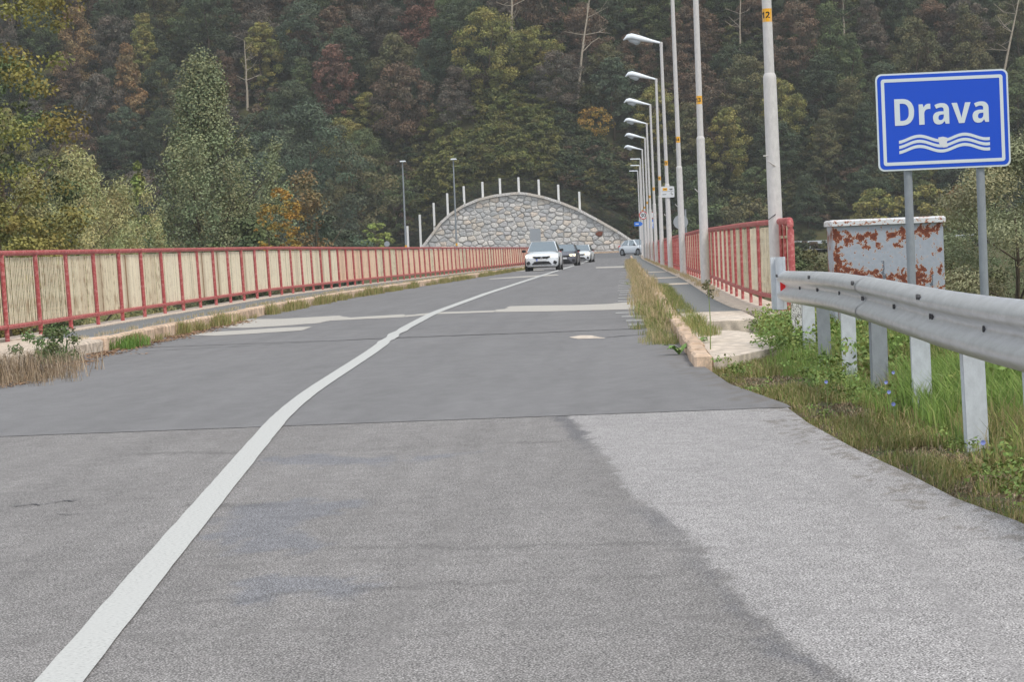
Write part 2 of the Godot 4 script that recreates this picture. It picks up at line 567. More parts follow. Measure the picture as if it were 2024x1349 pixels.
func mid_tone(x: float, d: float) -> Color:
	var n1 := near_n.get_noise_2d(x * .7 + 9.0, d * .16)
	var n2 := near_n.get_noise_2d(x * 3.0 + 50.0, d * .8)
	var n6 := near_n.get_noise_2d(x * 11.0 + 5.0, d * 2.6)
	var v := .84 + n1 * .07 + n2 * .07 + n6 * .09
	v *= 1.0 + near_n.get_noise_2d(x * 2.6 + 21.0, d * .05) * .10
	# thin transverse seams on the bridge surfacing
	if d > 34.0:
		var q := fmod(d + n2 * .5, 9.5)
		if q < .25: v *= .88
	var c := Color(v, v, v)
	# grit lying in patches along both edges
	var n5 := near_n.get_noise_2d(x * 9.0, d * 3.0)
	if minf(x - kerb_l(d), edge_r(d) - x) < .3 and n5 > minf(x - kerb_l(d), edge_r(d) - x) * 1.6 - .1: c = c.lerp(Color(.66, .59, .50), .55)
	return c

func toned(ds: Array, xl: Callable, xr: Callable, nx: int, y: float, tone: Callable) -> ArrayMesh:
	var st := SurfaceTool.new()
	st.begin(Mesh.PRIMITIVE_TRIANGLES)
	for d in ds:
		var a: float = xl.call(d)
		var b: float = xr.call(d)
		for j in nx + 1:
			var x: float = lerpf(a, b, float(j) / nx)
			st.set_color(tone.call(x, d))
			st.set_normal(Vector3.UP)
			st.add_vertex(P(x, d, y))
	for i in ds.size() - 1:
		for j in nx:
			var k := i * (nx + 1) + j
			var e := k + nx + 1
			for q in [k, e, e + 1, k, e + 1, k + 1]: st.add_index(q)
	return st.commit()

func steps(a: float, b: float, s: float) -> Array:
	var r := []
	var d := a
	while d < b - .001:
		r.append(d)
		d += s
	r.append(b)
	return r

# flat patch on the road from points [x, d], edges roughened
func patch(pts: Array, y: float, rough := .03, sd := 1, fray := 1.0) -> ArrayMesh:
	var r := RandomNumberGenerator.new()
	r.seed = sd
	var poly := PackedVector2Array()
	for i in pts.size():
		var a := Vector2(pts[i][0], pts[i][1])
		var b := Vector2(pts[(i + 1) % pts.size()][0], pts[(i + 1) % pts.size()][1])
		var n := int(clamp(a.distance_to(b) / (.12 if fray <= 1.0 else .05), 1, 30))
		for k in n:
			poly.append(a.lerp(b, float(k) / n) + Vector2(r.randf_range(-rough, rough), r.randf_range(-rough, rough) * fray) * (1.0 if k > 0 else .3))
	var st := SurfaceTool.new()
	st.begin(Mesh.PRIMITIVE_TRIANGLES)
	var idx := Geometry2D.triangulate_polygon(poly)
	for i in range(0, idx.size(), 3):
		var t := [poly[idx[i]], poly[idx[i + 1]], poly[idx[i + 2]]]
		# seen from above (y up, d away from the viewer): clockwise when cross(x,d) is negative
		if (t[1] - t[0]).cross(t[2] - t[0]) > 0: t = [t[0], t[2], t[1]]
		for p in t:
			st.set_color(Color(.95, .95, .95))
			st.set_normal(Vector3.UP)
			st.add_vertex(P(p.x, p.y, y))
	return st.commit()

func crack(pts: Array, w: float, y: float, sd: int) -> ArrayMesh:
	var r := RandomNumberGenerator.new()
	r.seed = sd
	var left := []
	var right := []
	for i in pts.size() - 1:
		var a := Vector2(pts[i][0], pts[i][1])
		var b := Vector2(pts[i + 1][0], pts[i + 1][1])
		var n := int(max(2, a.distance_to(b) / .08))
		for k in n:
			var p := a.lerp(b, float(k) / n) + Vector2(0, r.randf_range(-.02, .02))
			var ww := w * r.randf_range(.3, 1.1)
			left.append([p.x, p.y + ww])
			right.push_front([p.x, p.y - ww])
	return patch(left + right, y, 0.0, sd)

# ------------------------------------------------------------------ terrain
var COP := [[-26.2, .75], [-24.18, 2.06], [-22.70, 3.81], [-21.57, 5.23], [-20.32, 6.25], [-18.82, 7.12], [-17.05, 7.78], [-15.16, 8.17], [-13.15, 8.35], [-12.21, 8.38], [-11.15, 8.25], [-9.17, 7.76], [-7.20, 7.02], [-5.23, 6.14], [-3.02, 4.85], [-.68, 3.38], [.94, 2.19], [1.78, 1.49], [2.8, .75]]
func arch_y(x: float) -> float:
	return lerp_table(COP, x)

func ground_y(x: float, d: float) -> float:
	var n := nz.get_noise_2d(x * 1.3, d * 1.3)
	var river := -8.5
	var edge: float
	# embankment carrying the road on the near bank
	if d < 34.0:
		edge = clampf(maxf(-8.7 - x - .15 * maxf(0, 20 - d), x - 3.9) / 12.0, 0, 1)
		return lerpf(-.07, -7.0 + n, smoothstep(0, 1, edge)) + n * .05 * smoothstep(0.0, .3, edge)
	if d < 60.0:
		edge = clampf(maxf(-8.7 - x, x - 3.9) / 12.0, 0, 1)
		var bank: float = clampf((d - 33.0) / 24.0, 0, 1)
		return lerpf(lerpf(-.9, -7.0 + n, smoothstep(0, 1, edge)), river - 1.0 + n, smoothstep(0, 1, bank))
	if d < 205.0: return river - 1.0 + n
	if d < 238.0:
		return lerpf(river - 1.0 + n, deck_y(d) - .12, smoothstep(205, 238, d))
	if d < 300.35: return deck_y(d) - .12
	var a := maxf(.75, arch_y(x)) - .32
	if d < 300.9: return lerpf(deck_y(d) - .12, a, (d - 300.35) / .55)
	var s := .80 + nz.get_noise_2d(x * .25 + 70, 5) * .10
	return a + (d - 300.9) * s + n * 1.4 * clampf((d - 304) / 10.0, 0, 1)

func make_ground():
	var xs := []
	var x := -420.0
	while x <= 420.0:
		xs.append(x)
		var ax := absf(x + 6.0)
		x += 40.0 if ax > 130 else (5.0 if ax > 40 else (1.6 if ax > 22 else .9))
	var ds := []
	var d := -80.0
	while d <= 900.0:
		ds.append(d)
		if d < -5: d += 5.0
		elif d < 60: d += .9
		elif d < 200: d += 8.0
		elif d < 240: d += 3.0
		elif d < 290: d += 6.0
		elif d < 299.5: d += .8
		elif d < 302: d += .28
		elif d < 400: d += 2.6
		else: d += 50.0
	var st := SurfaceTool.new()
	st.begin(Mesh.PRIMITIVE_TRIANGLES)
	st.set_smooth_group(0)
	for dd in ds:
		for xx in xs:
			st.add_vertex(Vector3(xx, ground_y(xx, dd), -dd))
	var w := xs.size()
	for i in ds.size() - 1:
		for j in w - 1:
			var k := i * w + j
			for q in [k, k + w, k + w + 1, k, k + w + 1, k + 1]: st.add_index(q)
	st.generate_normals()
	setting(put("ground", st.commit(), M.soil))
	var r := ST()
	quad(r, Vector3(-420, -8.6, -215), Vector3(420, -8.6, -215), Vector3(420, -8.6, -45), Vector3(-420, -8.6, -45))
	setting(put("river", done(r), M.water))

# ------------------------------------------------------------------ foliage meshes
func leaf_cloud(clumps: Array, leaves: int, len: float, wid: float, sd: int, hang := 0.0, spread := .35) -> ArrayMesh:
	# clumps: [centre, radius vector]; every leaf is a folded diamond of its own
	var r := RandomNumberGenerator.new()
	r.seed = sd
	var vs := PackedVector3Array()
	var ns := PackedVector3Array()
	var cs := PackedColorArray()
	var tot := 0.0
	for c in clumps: tot += c[1].x * c[1].z
	for c in clumps:
		var n := int(leaves * c[1].x * c[1].z / tot)
		var tone := r.randf_range(.50, .93)
		var warm := r.randf_range(-.07, .14)
		for i in n:
			var dir := Vector3(r.randfn(), r.randfn() * .9 + .25, r.randfn()).normalized()
			var q := pow(r.randf(), spread)
			var p: Vector3 = c[0] + dir * c[1] * q
			var out := (dir * .8 + Vector3(r.randfn(), r.randfn() + .9, r.randfn()) * .55).normalized()
			var t := out.cross(Vector3(r.randfn(), r.randfn() * (1.0 - hang), r.randfn())).normalized()
			if hang > 0: t = (t + Vector3.DOWN * hang * 2.0).normalized()
			var b := out.cross(t).normalized()
			var l := len * r.randf_range(.6, 1.25)
			var w := wid * r.randf_range(.7, 1.2)
			var v := tone * r.randf_range(.78, 1.08)
			var col := Color(clampf(v + warm, 0, 1), clampf(v, 0, 1), clampf(v - absf(warm) * .4, 0, 1))
			var a0 := p - t * l * .5
			var a1 := p + b * w * .5 + out * w * .12
			var a2 := p + t * l * .5
			var a3 := p - b * w * .5 + out * w * .12
			var n1 := (a1 - a0).cross(a2 - a0).normalized()
			if n1.dot(out) < 0: n1 = -n1
			for vv in [a0, a1, a2, a0, a2, a3]:
				vs.append(vv); ns.append(n1); cs.append(col)
	var ar := []
	ar.resize(Mesh.ARRAY_MAX)
	ar[Mesh.ARRAY_VERTEX] = vs
	ar[Mesh.ARRAY_NORMAL] = ns
	ar[Mesh.ARRAY_COLOR] = cs
	var m := ArrayMesh.new()
	m.add_surface_from_arrays(Mesh.PRIMITIVE_TRIANGLES, ar)
	return m

func crown_clumps(h: float, r0: float, low: float, n: int, sd: int, shape: String) -> Array:
	var r := RandomNumberGenerator.new()
	r.seed = sd
	var out := []
	for i in n:
		var t := r.randf()
		var y := lerpf(low, h, t)
		var rr: float
		if shape == "poplar": rr = r0 * (pow(1.0 - t, .92) * .98 + .035) * (0.55 + .45 * smoothstep(0.0, .18, t))
		elif shape == "willow": rr = r0 * sqrt(maxf(.02, 1.0 - pow(t * 1.25 - .45, 2.0) * 1.35))
		elif shape == "cone": rr = r0 * (1.0 - t * .85)
		else: rr = r0 * sqrt(maxf(.03, 1.0 - pow(t * 2.0 - .95, 2.0)))
		var a := r.randf() * TAU
		var q := sqrt(r.randf()) * .95
		if r.randf() < .55: q = r.randf_range(.75, 1.12)
		var s := r.randf_range(.13, .32) * r0 * (1.0 if shape != "poplar" else .85)
		out.append([Vector3(cos(a) * rr * q, y, sin(a) * rr * q), Vector3(s, s * r.randf_range(.45, .85) * (1.9 if shape == "poplar" else (1.5 if shape == "willow" else 1.0)), s)])
	return out

func trunk_mesh(h: float, r: float, sd: int, limbs: int, lean := .08) -> ArrayMesh:
	var g := RandomNumberGenerator.new()
	g.seed = sd
	var st := ST(true)
	var pts := []
	var rad := []
	var off := Vector3.ZERO
	for i in 7:
		var t := i / 6.0
		pts.append(Vector3(off.x, h * t, off.z) + (Vector3(0, -1.2, 0) if i == 0 else Vector3.ZERO))
		rad.append(r * (1.0 - t * .8) * (1.25 if i == 0 else 1.0))
		off += Vector3(g.randf_range(-1, 1), 0, g.randf_range(-1, 1)) * h * lean * .5
	tube(st, pts, rad, 7)
	for i in limbs:
		var k := g.randi_range(2, 5)
		var a := g.randf() * TAU
		var dir := Vector3(cos(a), g.randf_range(.4, 1.1), sin(a)).normalized()
		var l := h * g.randf_range(.2, .38)
		var p0: Vector3 = pts[k]
		var p1 := p0 + dir * l * .5 + Vector3(0, l * .05, 0)
		var p2 := p0 + dir * l + Vector3(g.randf_range(-.2, .2), l * .22, g.randf_range(-.2, .2))
		tube(st, [p0, p1, p2], [rad[k] * .55, rad[k] * .36, rad[k] * .1], 5)
	return done(st)

var crowns := []
var trunks := []
func make_tree_kit():
	for i in 9:
		var h := 9.0 + i % 3
		var r0: float = [3.1, 3.6, 2.6, 3.3, 2.9, 3.8, 2.7, 3.2, 3.5][i]
		var cl := crown_clumps(h, r0, 1.6, 105, 100 + i, "round" if i % 3 != 2 else "cone")
		crowns.append(leaf_cloud(cl, 11500, .25, .17, 200 + i, 0.0, .42))
		trunks.append(trunk_mesh(h * .85, .17, 300 + i, 5))
	# shrubs
	for i in 4:
		var cl := crown_clumps(2.4, 1.7, .1, 22, 400 + i, "round")
		crowns.append(leaf_cloud(cl, 1500, .26, .17, 420 + i, 0.0, .4))

func tree(n: String, at: Vector3, crown: Mesh, trunk: Mesh, m: Material, s: Vector3, turn: float, bark = null) -> Node3D:
	var o := base(n, at, turn)
	o.scale = s
	put("trunk", trunk, M.bark if bark == null else bark, o)
	put("crown", crown, m, o)
	return o

# where a thing stands in the picture, told by what it stands behind or above
func column_words(x: float, d: float) -> String:
	var px := 1233.0 + 5000.0 * x / d
	for c in [[130, "behind left edge tree"], [290, "behind the pale willows"], [420, "behind poplar's left half"], [560, "behind poplar's right half"], [700, "right of the poplar"], [800, "left of slim lamps"], [900, "between the slim lamps"], [1000, "above wall's left half"], [1110, "above wall's crown"], [1230, "above wall's right end"], [1330, "behind the lamp row"], [1440, "behind second and third lamps"], [1560, "behind the nearest lamp"], [1640, "right of nearest lamp"], [1730, "left of river sign"], [1870, "behind river sign's left half"], [1990, "behind river sign's right half"]]:
		if px < c[0]: return c[1]
	return "right of river sign"

func make_forest():
	var g := RandomNumberGenerator.new()
	g.seed = 77
	var kinds := [["dark_tree", M.f_dark, "dark green"], ["green_tree", M.f_green, "mid green"], ["olive_tree", M.f_olive, "olive green"], ["yellowing_tree", M.f_yellow, "yellow-green"], ["brown_tree", M.f_brown, "brown-leaved"], ["red_tree", M.f_red, "reddish"], ["ochre_tree", M.f_ochre, "ochre"], ["thin_tree", M.f_grey, "thin greyish"], ["bluish_tree", M.f_bluegreen, "blue-green"]]
	var rows := ["at hill foot", "low on hill", "halfway up hill", "high on hill", "at top edge"]
	var placed := []
	var d := 304.5
	var row := 0
	while d < 352.0:
		var x := -94.0 + (row % 2) * 3.0
		while x < 66.0:
			var xx := x + g.randf_range(-2.0, 2.0)
			var dd := d + g.randf_range(-2.0, 2.0)
			var px := 1233.0 + 5000.0 * xx / dd
			x += 6.1
			if px < -90 or px > 2110: continue
			# the slope above the wall is kept clear of tall trees close behind the parapet
			if xx > -27 and xx < 4 and dd < 313.0: continue
			var y := ground_y(xx, dd)
			# autumn colours sit higher and to the left, greens low and to the right
			var up := clampf((y - 2.0) / 30.0, 0, 1)
			var leftness := clampf((1000.0 - px) / 800.0, 0, 1)
			var wts := [2.3 - up * .3, 2.3 - up * .8, 1.7, .8, .5 + up * 1.7 + leftness * .8, .02 + up * leftness * .8, .06 + up * leftness * .4, .4 + up * 1.1, 1.5 - up * .8]
			var sum := 0.0
			for w in wts: sum += w
			var pick := g.randf() * sum
			var k := 0
			while pick > wts[k] and k < 8:
				pick -= wts[k]
				k += 1
			var sc := g.randf_range(.72, 1.12)
			if dd < 309: sc *= .8
			placed.append([xx, dd, y, k, sc, g.randi_range(0, 8), g.randf() * TAU, g.randf_range(.85, 1.2)])
		d += 5.6
		row += 1
	var keys := {}
	for t in placed:
		var r: int = clampi(int((t[2] - 0.5) / 7.0), 0, 4)
		var key: String = "%s tree %s, %s" % [kinds[t[3]][2], rows[r], column_words(t[0], t[1])]
		if not keys.has(key): keys[key] = []
		keys[key].append(t)
	for key in keys:
		var lst: Array = keys[key]
		lst.sort_custom(func(a, b): return a[0] < b[0])
		for i in lst.size():
			var t: Array = lst[i]
			var lab: String = key
			if lst.size() == 2: lab = ["left of two ", "right of two "][i] + key.replace(" tree", " trees")
			elif lst.size() == 3: lab = ["leftmost of three ", "middle of three ", "rightmost of three "][i] + key.replace(" tree", " trees")
			elif lst.size() > 3: lab = ["first", "second", "third", "fourth", "fifth", "sixth", "seventh"][i] + " from left of " + key.replace(" tree", " trees")
			var o := tree(kinds[t[3]][0], Vector3(t[0], t[2] - .3, -t[1]), crowns[t[5]], trunks[t[5]], kinds[t[3]][1], Vector3(t[4], t[4] * t[7], t[4]), t[6])
			tag(o, lab, "tree", "trees on the wooded hill")
	# undergrowth: one mass of shrubs that nobody could count
	for v in 4:
		var mm := MultiMesh.new()
		mm.transform_format = MultiMesh.TRANSFORM_3D
		mm.use_colors = true
		mm.mesh = crowns[9 + v]
		var tf := []
		for i in 760:
			var dd := 301.3 + pow(g.randf(), 1.6) * 52.0
			var xx := g.randf_range(-90, 62)
			if i < 120:
				dd = g.randf_range(301.4, 312.0)
				xx = g.randf_range(-30, 8)
			var s := g.randf_range(.7, 1.5)
			if dd < 304.0: s *= .42
			tf.append([Transform3D(Basis(Vector3.UP, g.randf() * TAU).scaled(Vector3(s, s * g.randf_range(.6, 1.1), s)), Vector3(xx, ground_y(xx, dd) - .2, -dd)), g.randf()])
		for i in 110:
			# river bank and slope on the left below the railing
			var dd := g.randf_range(24, 60)
			var xx := -g.randf_range(10.5, 20.0)
			var s := g.randf_range(.5, 1.0)
			tf.append([Transform3D(Basis(Vector3.UP, g.randf() * TAU).scaled(Vector3(s, s * .8, s)), Vector3(xx, ground_y(xx, dd) - .2, -dd)), g.randf()])
		for i in 120:
			var dd := g.randf_range(236, 262)
			var xx := g.randf_range(-75, -9) if i % 2 == 0 else g.randf_range(9, 50)
			var s := g.randf_range(.4, .8)
			tf.append([Transform3D(Basis(Vector3.UP, g.randf() * TAU).scaled(Vector3(s, s * .7, s)), Vector3(xx, ground_y(xx, dd) - .3, -dd)), g.randf()])
		mm.instance_count = tf.size()
		for i in tf.size():
			mm.set_instance_transform(i, tf[i][0])
			var q: float = tf[i][1]
			var c := Color(.09, .125, .05)
			if q > .55: c = Color(.15, .16, .055)
			if q > .75: c = Color(.17, .125, .075)
			if q > .90: c = Color(.24, .24, .07)
			if tf[i][0].origin.x > -24 and tf[i][0].origin.x < -8 and tf[i][0].origin.z < -302 and tf[i][0].origin.z > -318: c = Color(.22, .24, .06) * (.7 + q * .5)
			mm.set_instance_color(i, c)
		var o := MultiMeshInstance3D.new()
		o.multimesh = mm
		o.material_override = M.grass
		o.name = numbered("undergrowth")
		add_child(o)
		tag(o, ["dense leafy undergrowth covering the wooded hill and the river banks", "low scrub between the trees of the wooded hill and banks", "tangled bushes under the trees of the wooded hill and banks", "brambles and seedlings filling gaps between the hill trees"][v], "undergrowth", "", "stuff")

func bare_tree(at: Vector3, h: float, r: float, lean: Vector3, sd: int, m: Material, label: String):
	var g := RandomNumberGenerator.new()
	g.seed = sd
	var o := base("bare_tree", at)
	var st := ST(true)
	var pts := []
	var rad := []
	for i in 8:
		var t := i / 7.0
		pts.append(Vector3(0, -1, 0) + (Vector3.UP * h + lean * h) * t + Vector3(g.randf_range(-.1, .1), 0, g.randf_range(-.1, .1)))
		rad.append(r * (1.0 - .75 * t))
	tube(st, pts, rad, 7)
	put("trunk", done(st), m, o)
	for i in 9:
		var k := 3 + i % 5
		var a := g.randf() * TAU
		var l := h * g.randf_range(.14, .26)
		var dir := Vector3(cos(a), g.randf_range(.1, .7), sin(a) * .6).normalized()
		var sb := ST(true)
		var p0: Vector3 = pts[k]
		var mid := p0 + dir * l * .55
		tube(sb, [p0, mid, p0 + dir * l + Vector3(0, l * g.randf_range(-.15, .35), 0)], [rad[k] * .5, rad[k] * .33, .02], 5)
		for q in 2:
			var a2 := g.randf() * TAU
			tube(sb, [mid, mid + Vector3(cos(a2), .5, sin(a2)).normalized() * l * .4], [rad[k] * .25, .015], 4)
		put("branch", done(sb), m, o)
	tag(o, label, "tree")

func make_near_trees():
	var g := RandomNumberGenerator.new()
	g.seed = 5
	var spec := [
		# name, px, d, base y, height, radius, low, clumps, leaves, leaf l, w, shape, material, label
		["poplar_tree", 410.0, 140.0, -7.5, 19.6, 6.7, 3.0, 260, 90000, .15, .12, "poplar", M.f_poplar, "tall grey-green poplar with a pointed crown left of the bridge"],
		["willow_tree", 150.0, 120.0, -7.5, 13.6, 5.2, 2.5, 110, 46000, .17, .06, "willow", M.f_willow, "pale willow with fine silvery leaves behind the left railing"],
		["willow_tree", 60.0, 112.0, -7.5, 12.8, 4.4, 2.5, 90, 34000, .17, .06, "willow", M.f_willow, "smaller pale willow near the left edge behind the railing"],
		["willow_tree", 235.0, 126.0, -7.5, 12.4, 4.4, 2.5, 90, 34000, .17, .06, "willow", M.f_willow, "low pale willow beside the left foot of the tall poplar"],
		["yellow_poplar_tree", 275.0, 165.0, -7.5, 15.4, 2.2, 3.0, 60, 8000, .28, .2, "poplar", M.f_bright, "slim light yellow-green tree behind the tall poplar's left side"],
		["overhanging_tree", -30.0, 66.0, -6.5, 17.5, 2.5, 5.6, 120, 20000, .11, .085, "round", M.f_yellow, "tall yellow-green tree cut off by the left edge"],
		["overhanging_tree", 20.0, 74.0, -6.8, 14.0, 2.0, 4.0, 90, 15000, .11, .085, "round", M.f_green, "dark green tree at the left edge under the tall yellow-green one"],
		["yellow_bush", 5.0, 62.0, -5.5, 8.2, 1.5, 1.0, 56, 11000, .10, .07, "round", M.f_yellow, "yellowing bush at the left edge just behind the railing"],
		["brown_sapling", 605.0, 126.0, -7.5, 13.0, 2.6, 3.0, 80, 4600, .17, .12, "cone", M.f_rusty, "sparse brown-leaved sapling right of the tall poplar"],
		["gold_bush", 556.0, 124.0, -7.5, 12.3, 1.1, 8.0, 70, 2400, .15, .11, "round", M.f_gold, "golden autumn bush against the poplar's right side"],
		["low_green_tree", 480.0, 132.0, -7.5, 10.8, 2.6, 2.0, 46, 7000, .24, .17, "round", M.f_green, "low green tree at the right foot of the poplar"],
		["low_green_tree", 640.0, 170.0, -7.5, 11.6, 3.2, 2.0, 46, 7000, .26, .18, "round", M.f_bluegreen, "low dark tree under the brown sapling behind the railing"],
		["dark_broad_tree", 620.0, 276.0, -.5, 17.5, 6.0, 2.0, 90, 12000, .36, .24, "round", M.f_bluegreen, "broad blue-green tree right of the poplar before the hill"],
		["dark_broad_tree", 700.0, 286.0, -.5, 13.5, 4.6, 1.5, 80, 10000, .34, .24, "round", M.f_olive, "olive tree with yellow tips left of the slim far lamps"],
		["dark_broad_tree", 540.0, 284.0, -.5, 15.5, 5.0, 1.5, 80, 10000, .34, .24, "round", M.f_bluegreen, "blue-green tree showing just right of the poplar crown"],
		["bright_shrub", 745.0, 262.0, .2, 4.6, 1.7, .5, 30, 2600, .30, .22, "round", M.f_bright, "bright green shrub left of the first slim far lamp"],
		["willow_tree", 2015.0, 72.0, -6.0, 9.4, 2.9, 1.5, 130, 60000, .12, .042, "round", M.f_soft, "pale willow at the right edge behind the river sign posts"],
		["willow_tree", 1935.0, 96.0, -7.0, 9.0, 2.6, 1.5, 90, 30000, .13, .05, "round", M.f_poplar, "grey-green willow bush behind the right sign post"],
		["river_bush", 1600.0, 88.0, -7.0, 7.9, 2.3, 1.0, 60, 14000, .13, .08, "round", M.f_olive, "olive bush between the railing end and the rusty cabinet"],
		["river_bush", 1690.0, 100.0, -7.5, 8.3, 2.6, 1.0, 60, 14000, .14, .09, "round", M.f_brown, "brownish bush half hidden behind the rusty cabinet"],
		["river_bush", 1790.0, 90.0, -7.0, 7.8, 2.4, 1.0, 60, 14000, .13, .08, "round", M.f_green, "green bush behind the middle of the rusty cabinet"],
		["river_bush", 1875.0, 84.0, -7.0, 7.9, 2.3, 1.0, 60, 14000, .13, .08, "round", M.f_olive, "olive bush showing right of the rusty cabinet"],
		["river_bush", 1540.0, 104.0, -7.5, 8.2, 2.4, 1.0, 50, 11000, .14, .09, "round", M.f_green, "green bush behind the near end of the right railing"],
		["gold_bush", 1185.0, 312.0, 0.0, 11.8, 2.2, 8.6, 60, 1500, .25, .18, "round", M.f_gold, "small tree with golden leaves above the stone wall"],
		["vine_bush", 1735.0, 290.0, .3, 6.8, 3.0, .6, 44, 5200, .34, .24, "round", M.f_yellow, "yellow-green vine-covered bush above the rusty cabinet"],
		["vine_bush", 1830.0, 284.0, .3, 6.4, 2.8, .6, 44, 5200, .34, .24, "round", M.f_yellow, "yellow-green bush between the two river sign posts"],
		["red_bush", 1885.0, 280.0, .3, 6.2, 2.0, .6, 30, 3000, .34, .24, "round", M.f_ochre, "orange-brown bush left of the right sign post"],
		["low_green_tree", 1400.0, 292.0, .3, 8.0, 4.2, .6, 60, 7000, .34, .24, "cone", M.f_green, "green tree behind the right railing between the nearest lamps"],
		["low_green_tree", 1480.0, 288.0, .3, 6.0, 3.8, .6, 50, 6000, .34, .24, "round", M.f_olive, "olive green bush left of the nearest lamp above the railing"],
	]
	var i := 0
	for s in spec:
		var d: float = s[2]
		var x: float = (s[1] - 1233.0) / 5000.0 * d
		var y: float = ground_y(x, d) - .2 if d > 240.0 else float(s[3])
		if s[1] == 1185.0: y = ground_y(x, d) - 6.0
		var cl := crown_clumps(s[4], s[5] * (.72 if s[11] in ["poplar", "willow"] else 1.0), s[6], s[7], 900 + i, "poplar" if s[11] == "willow" else s[11])
		if s[11] in ["poplar", "willow"]:
			# several leaders of unequal height stand round the main one
			for q in 7:
				var a := TAU * (q + g.randf() * .7) / 7.0
				var off: Vector3 = Vector3(cos(a), 0, sin(a)) * s[5] * g.randf_range(.45, .72)
				var lh: float = s[4] * (g.randf_range(.58, .80) if s[11] == "poplar" else g.randf_range(.74, .97))
				for c2 in crown_clumps(lh, s[5] * g.randf_range(.30, .42), s[6], int(s[7] * .28), 1200 + i * 10 + q, "poplar"):
					cl.append([c2[0] + off, c2[1]])
		var hang := .25 if s[11] == "willow" else 0.0
		var o := tree(s[0], Vector3(x, y, -d), leaf_cloud(cl, s[8], s[9], s[10], 950 + i, hang, .45), trunk_mesh(s[4] * .8, clampf(s[4] * .016, .08, .26), 980 + i, 7, .04), s[12], Vector3.ONE, g.randf() * TAU)
		tag(o, s[13], "bush" if s[0].ends_with("bush") or s[0].ends_with("shrub") else "tree")
		i += 1
	var bt := [[1028.0, 322.0, 14.0, .22, Vector3(.03, 0, 0), M.pale_bark, "bare dead tree with pale trunk high above the stone wall"], [1150.0, 318.0, 15.0, .2, Vector3(.16, 0, 0), M.pale_bark, "leaning bare trunk high above the right end of the stone wall"], [1975.0, 322.0, 16.0, .2, Vector3(.22, 0, 0), M.pale_bark, "leaning bare grey tree beyond the blue sign's upper right corner"], [1680.0, 330.0, 12.0, .16, Vector3(.0, 0, 0), M.pale_bark, "thin upright bare trunk left of the blue river sign"], [1475.0, 330.0, 12.0, .15, Vector3(.03, 0, 0), M.pale_bark, "thin bare trunk left of the numbered nearest lamp"], [500.0, 325.0, 9.0, .17, Vector3(.0, 0, 0), M.pale_bark, "bare trunk under the reddish tree above the poplar"]]
	for b in bt:
		var x: float = (b[0] - 1233.0) / 5000.0 * b[1]
		bare_tree(Vector3(x, ground_y(x, b[1]) + 1.5, -b[1]), b[2], b[3], b[4], int(b[0]), b[5], b[6])

# ------------------------------------------------------------------ grass and weeds
func tuft_mesh(n: int, h: float, spread: float, w: float, sd: int, cols: Array, droop := .5) -> ArrayMesh:
	var r := RandomNumberGenerator.new()
	r.seed = sd
	var vs := PackedVector3Array()
	var ns := PackedVector3Array()
	var cs := PackedColorArray()
	for i in n:
		var a := r.randf() * TAU
		var p := Vector3(cos(a), 0, sin(a)) * spread * sqrt(r.randf())
		var b := r.randf() * TAU
		var out := Vector3(cos(b), 0, sin(b))
		var hh := h * r.randf_range(.45, 1.1)
		var side := Vector3(-out.z, 0, out.x) * w * r.randf_range(.6, 1.2)
		var c: Color = cols[r.randi() % cols.size()] * r.randf_range(.75, 1.15)
		var p1 := p + Vector3.UP * hh * .6 + out * hh * droop * .2
		var p2 := p + Vector3.UP * hh * (1.0 - droop * .25) + out * hh * droop * .75
		var nn := side.cross(p1 - p).normalized()
		for v in [p - side, p1 - side * .8, p1 + side * .8, p - side, p1 + side * .8, p + side, p1 - side * .8, p2, p1 + side * .8]:
			vs.append(v); ns.append(nn); cs.append(c)
	var ar := []
	ar.resize(Mesh.ARRAY_MAX)
	ar[Mesh.ARRAY_VERTEX] = vs
	ar[Mesh.ARRAY_NORMAL] = ns
	ar[Mesh.ARRAY_COLOR] = cs
	var m := ArrayMesh.new()
	m.add_surface_from_arrays(Mesh.PRIMITIVE_TRIANGLES, ar)
	return m

func scatter(n: String, mesh: Mesh, tf: Array, label: String, category: String):
	var mm := MultiMesh.new()
	mm.transform_format = MultiMesh.TRANSFORM_3D
	mm.mesh = mesh
	mm.instance_count = tf.size()
	for i in tf.size(): mm.set_instance_transform(i, tf[i])
	var o := MultiMeshInstance3D.new()
	o.multimesh = mm
	o.material_override = M.grass
	o.name = numbered(n)
	add_child(o)
	tag(o, label, category, "", "stuff")

func spot(g, x: float, y: float, d: float, s: float) -> Transform3D:
	return Transform3D(Basis(Vector3.UP, g.randf() * TAU).scaled(Vector3.ONE * s * g.randf_range(.7, 1.25)), Vector3(x, y, -d))

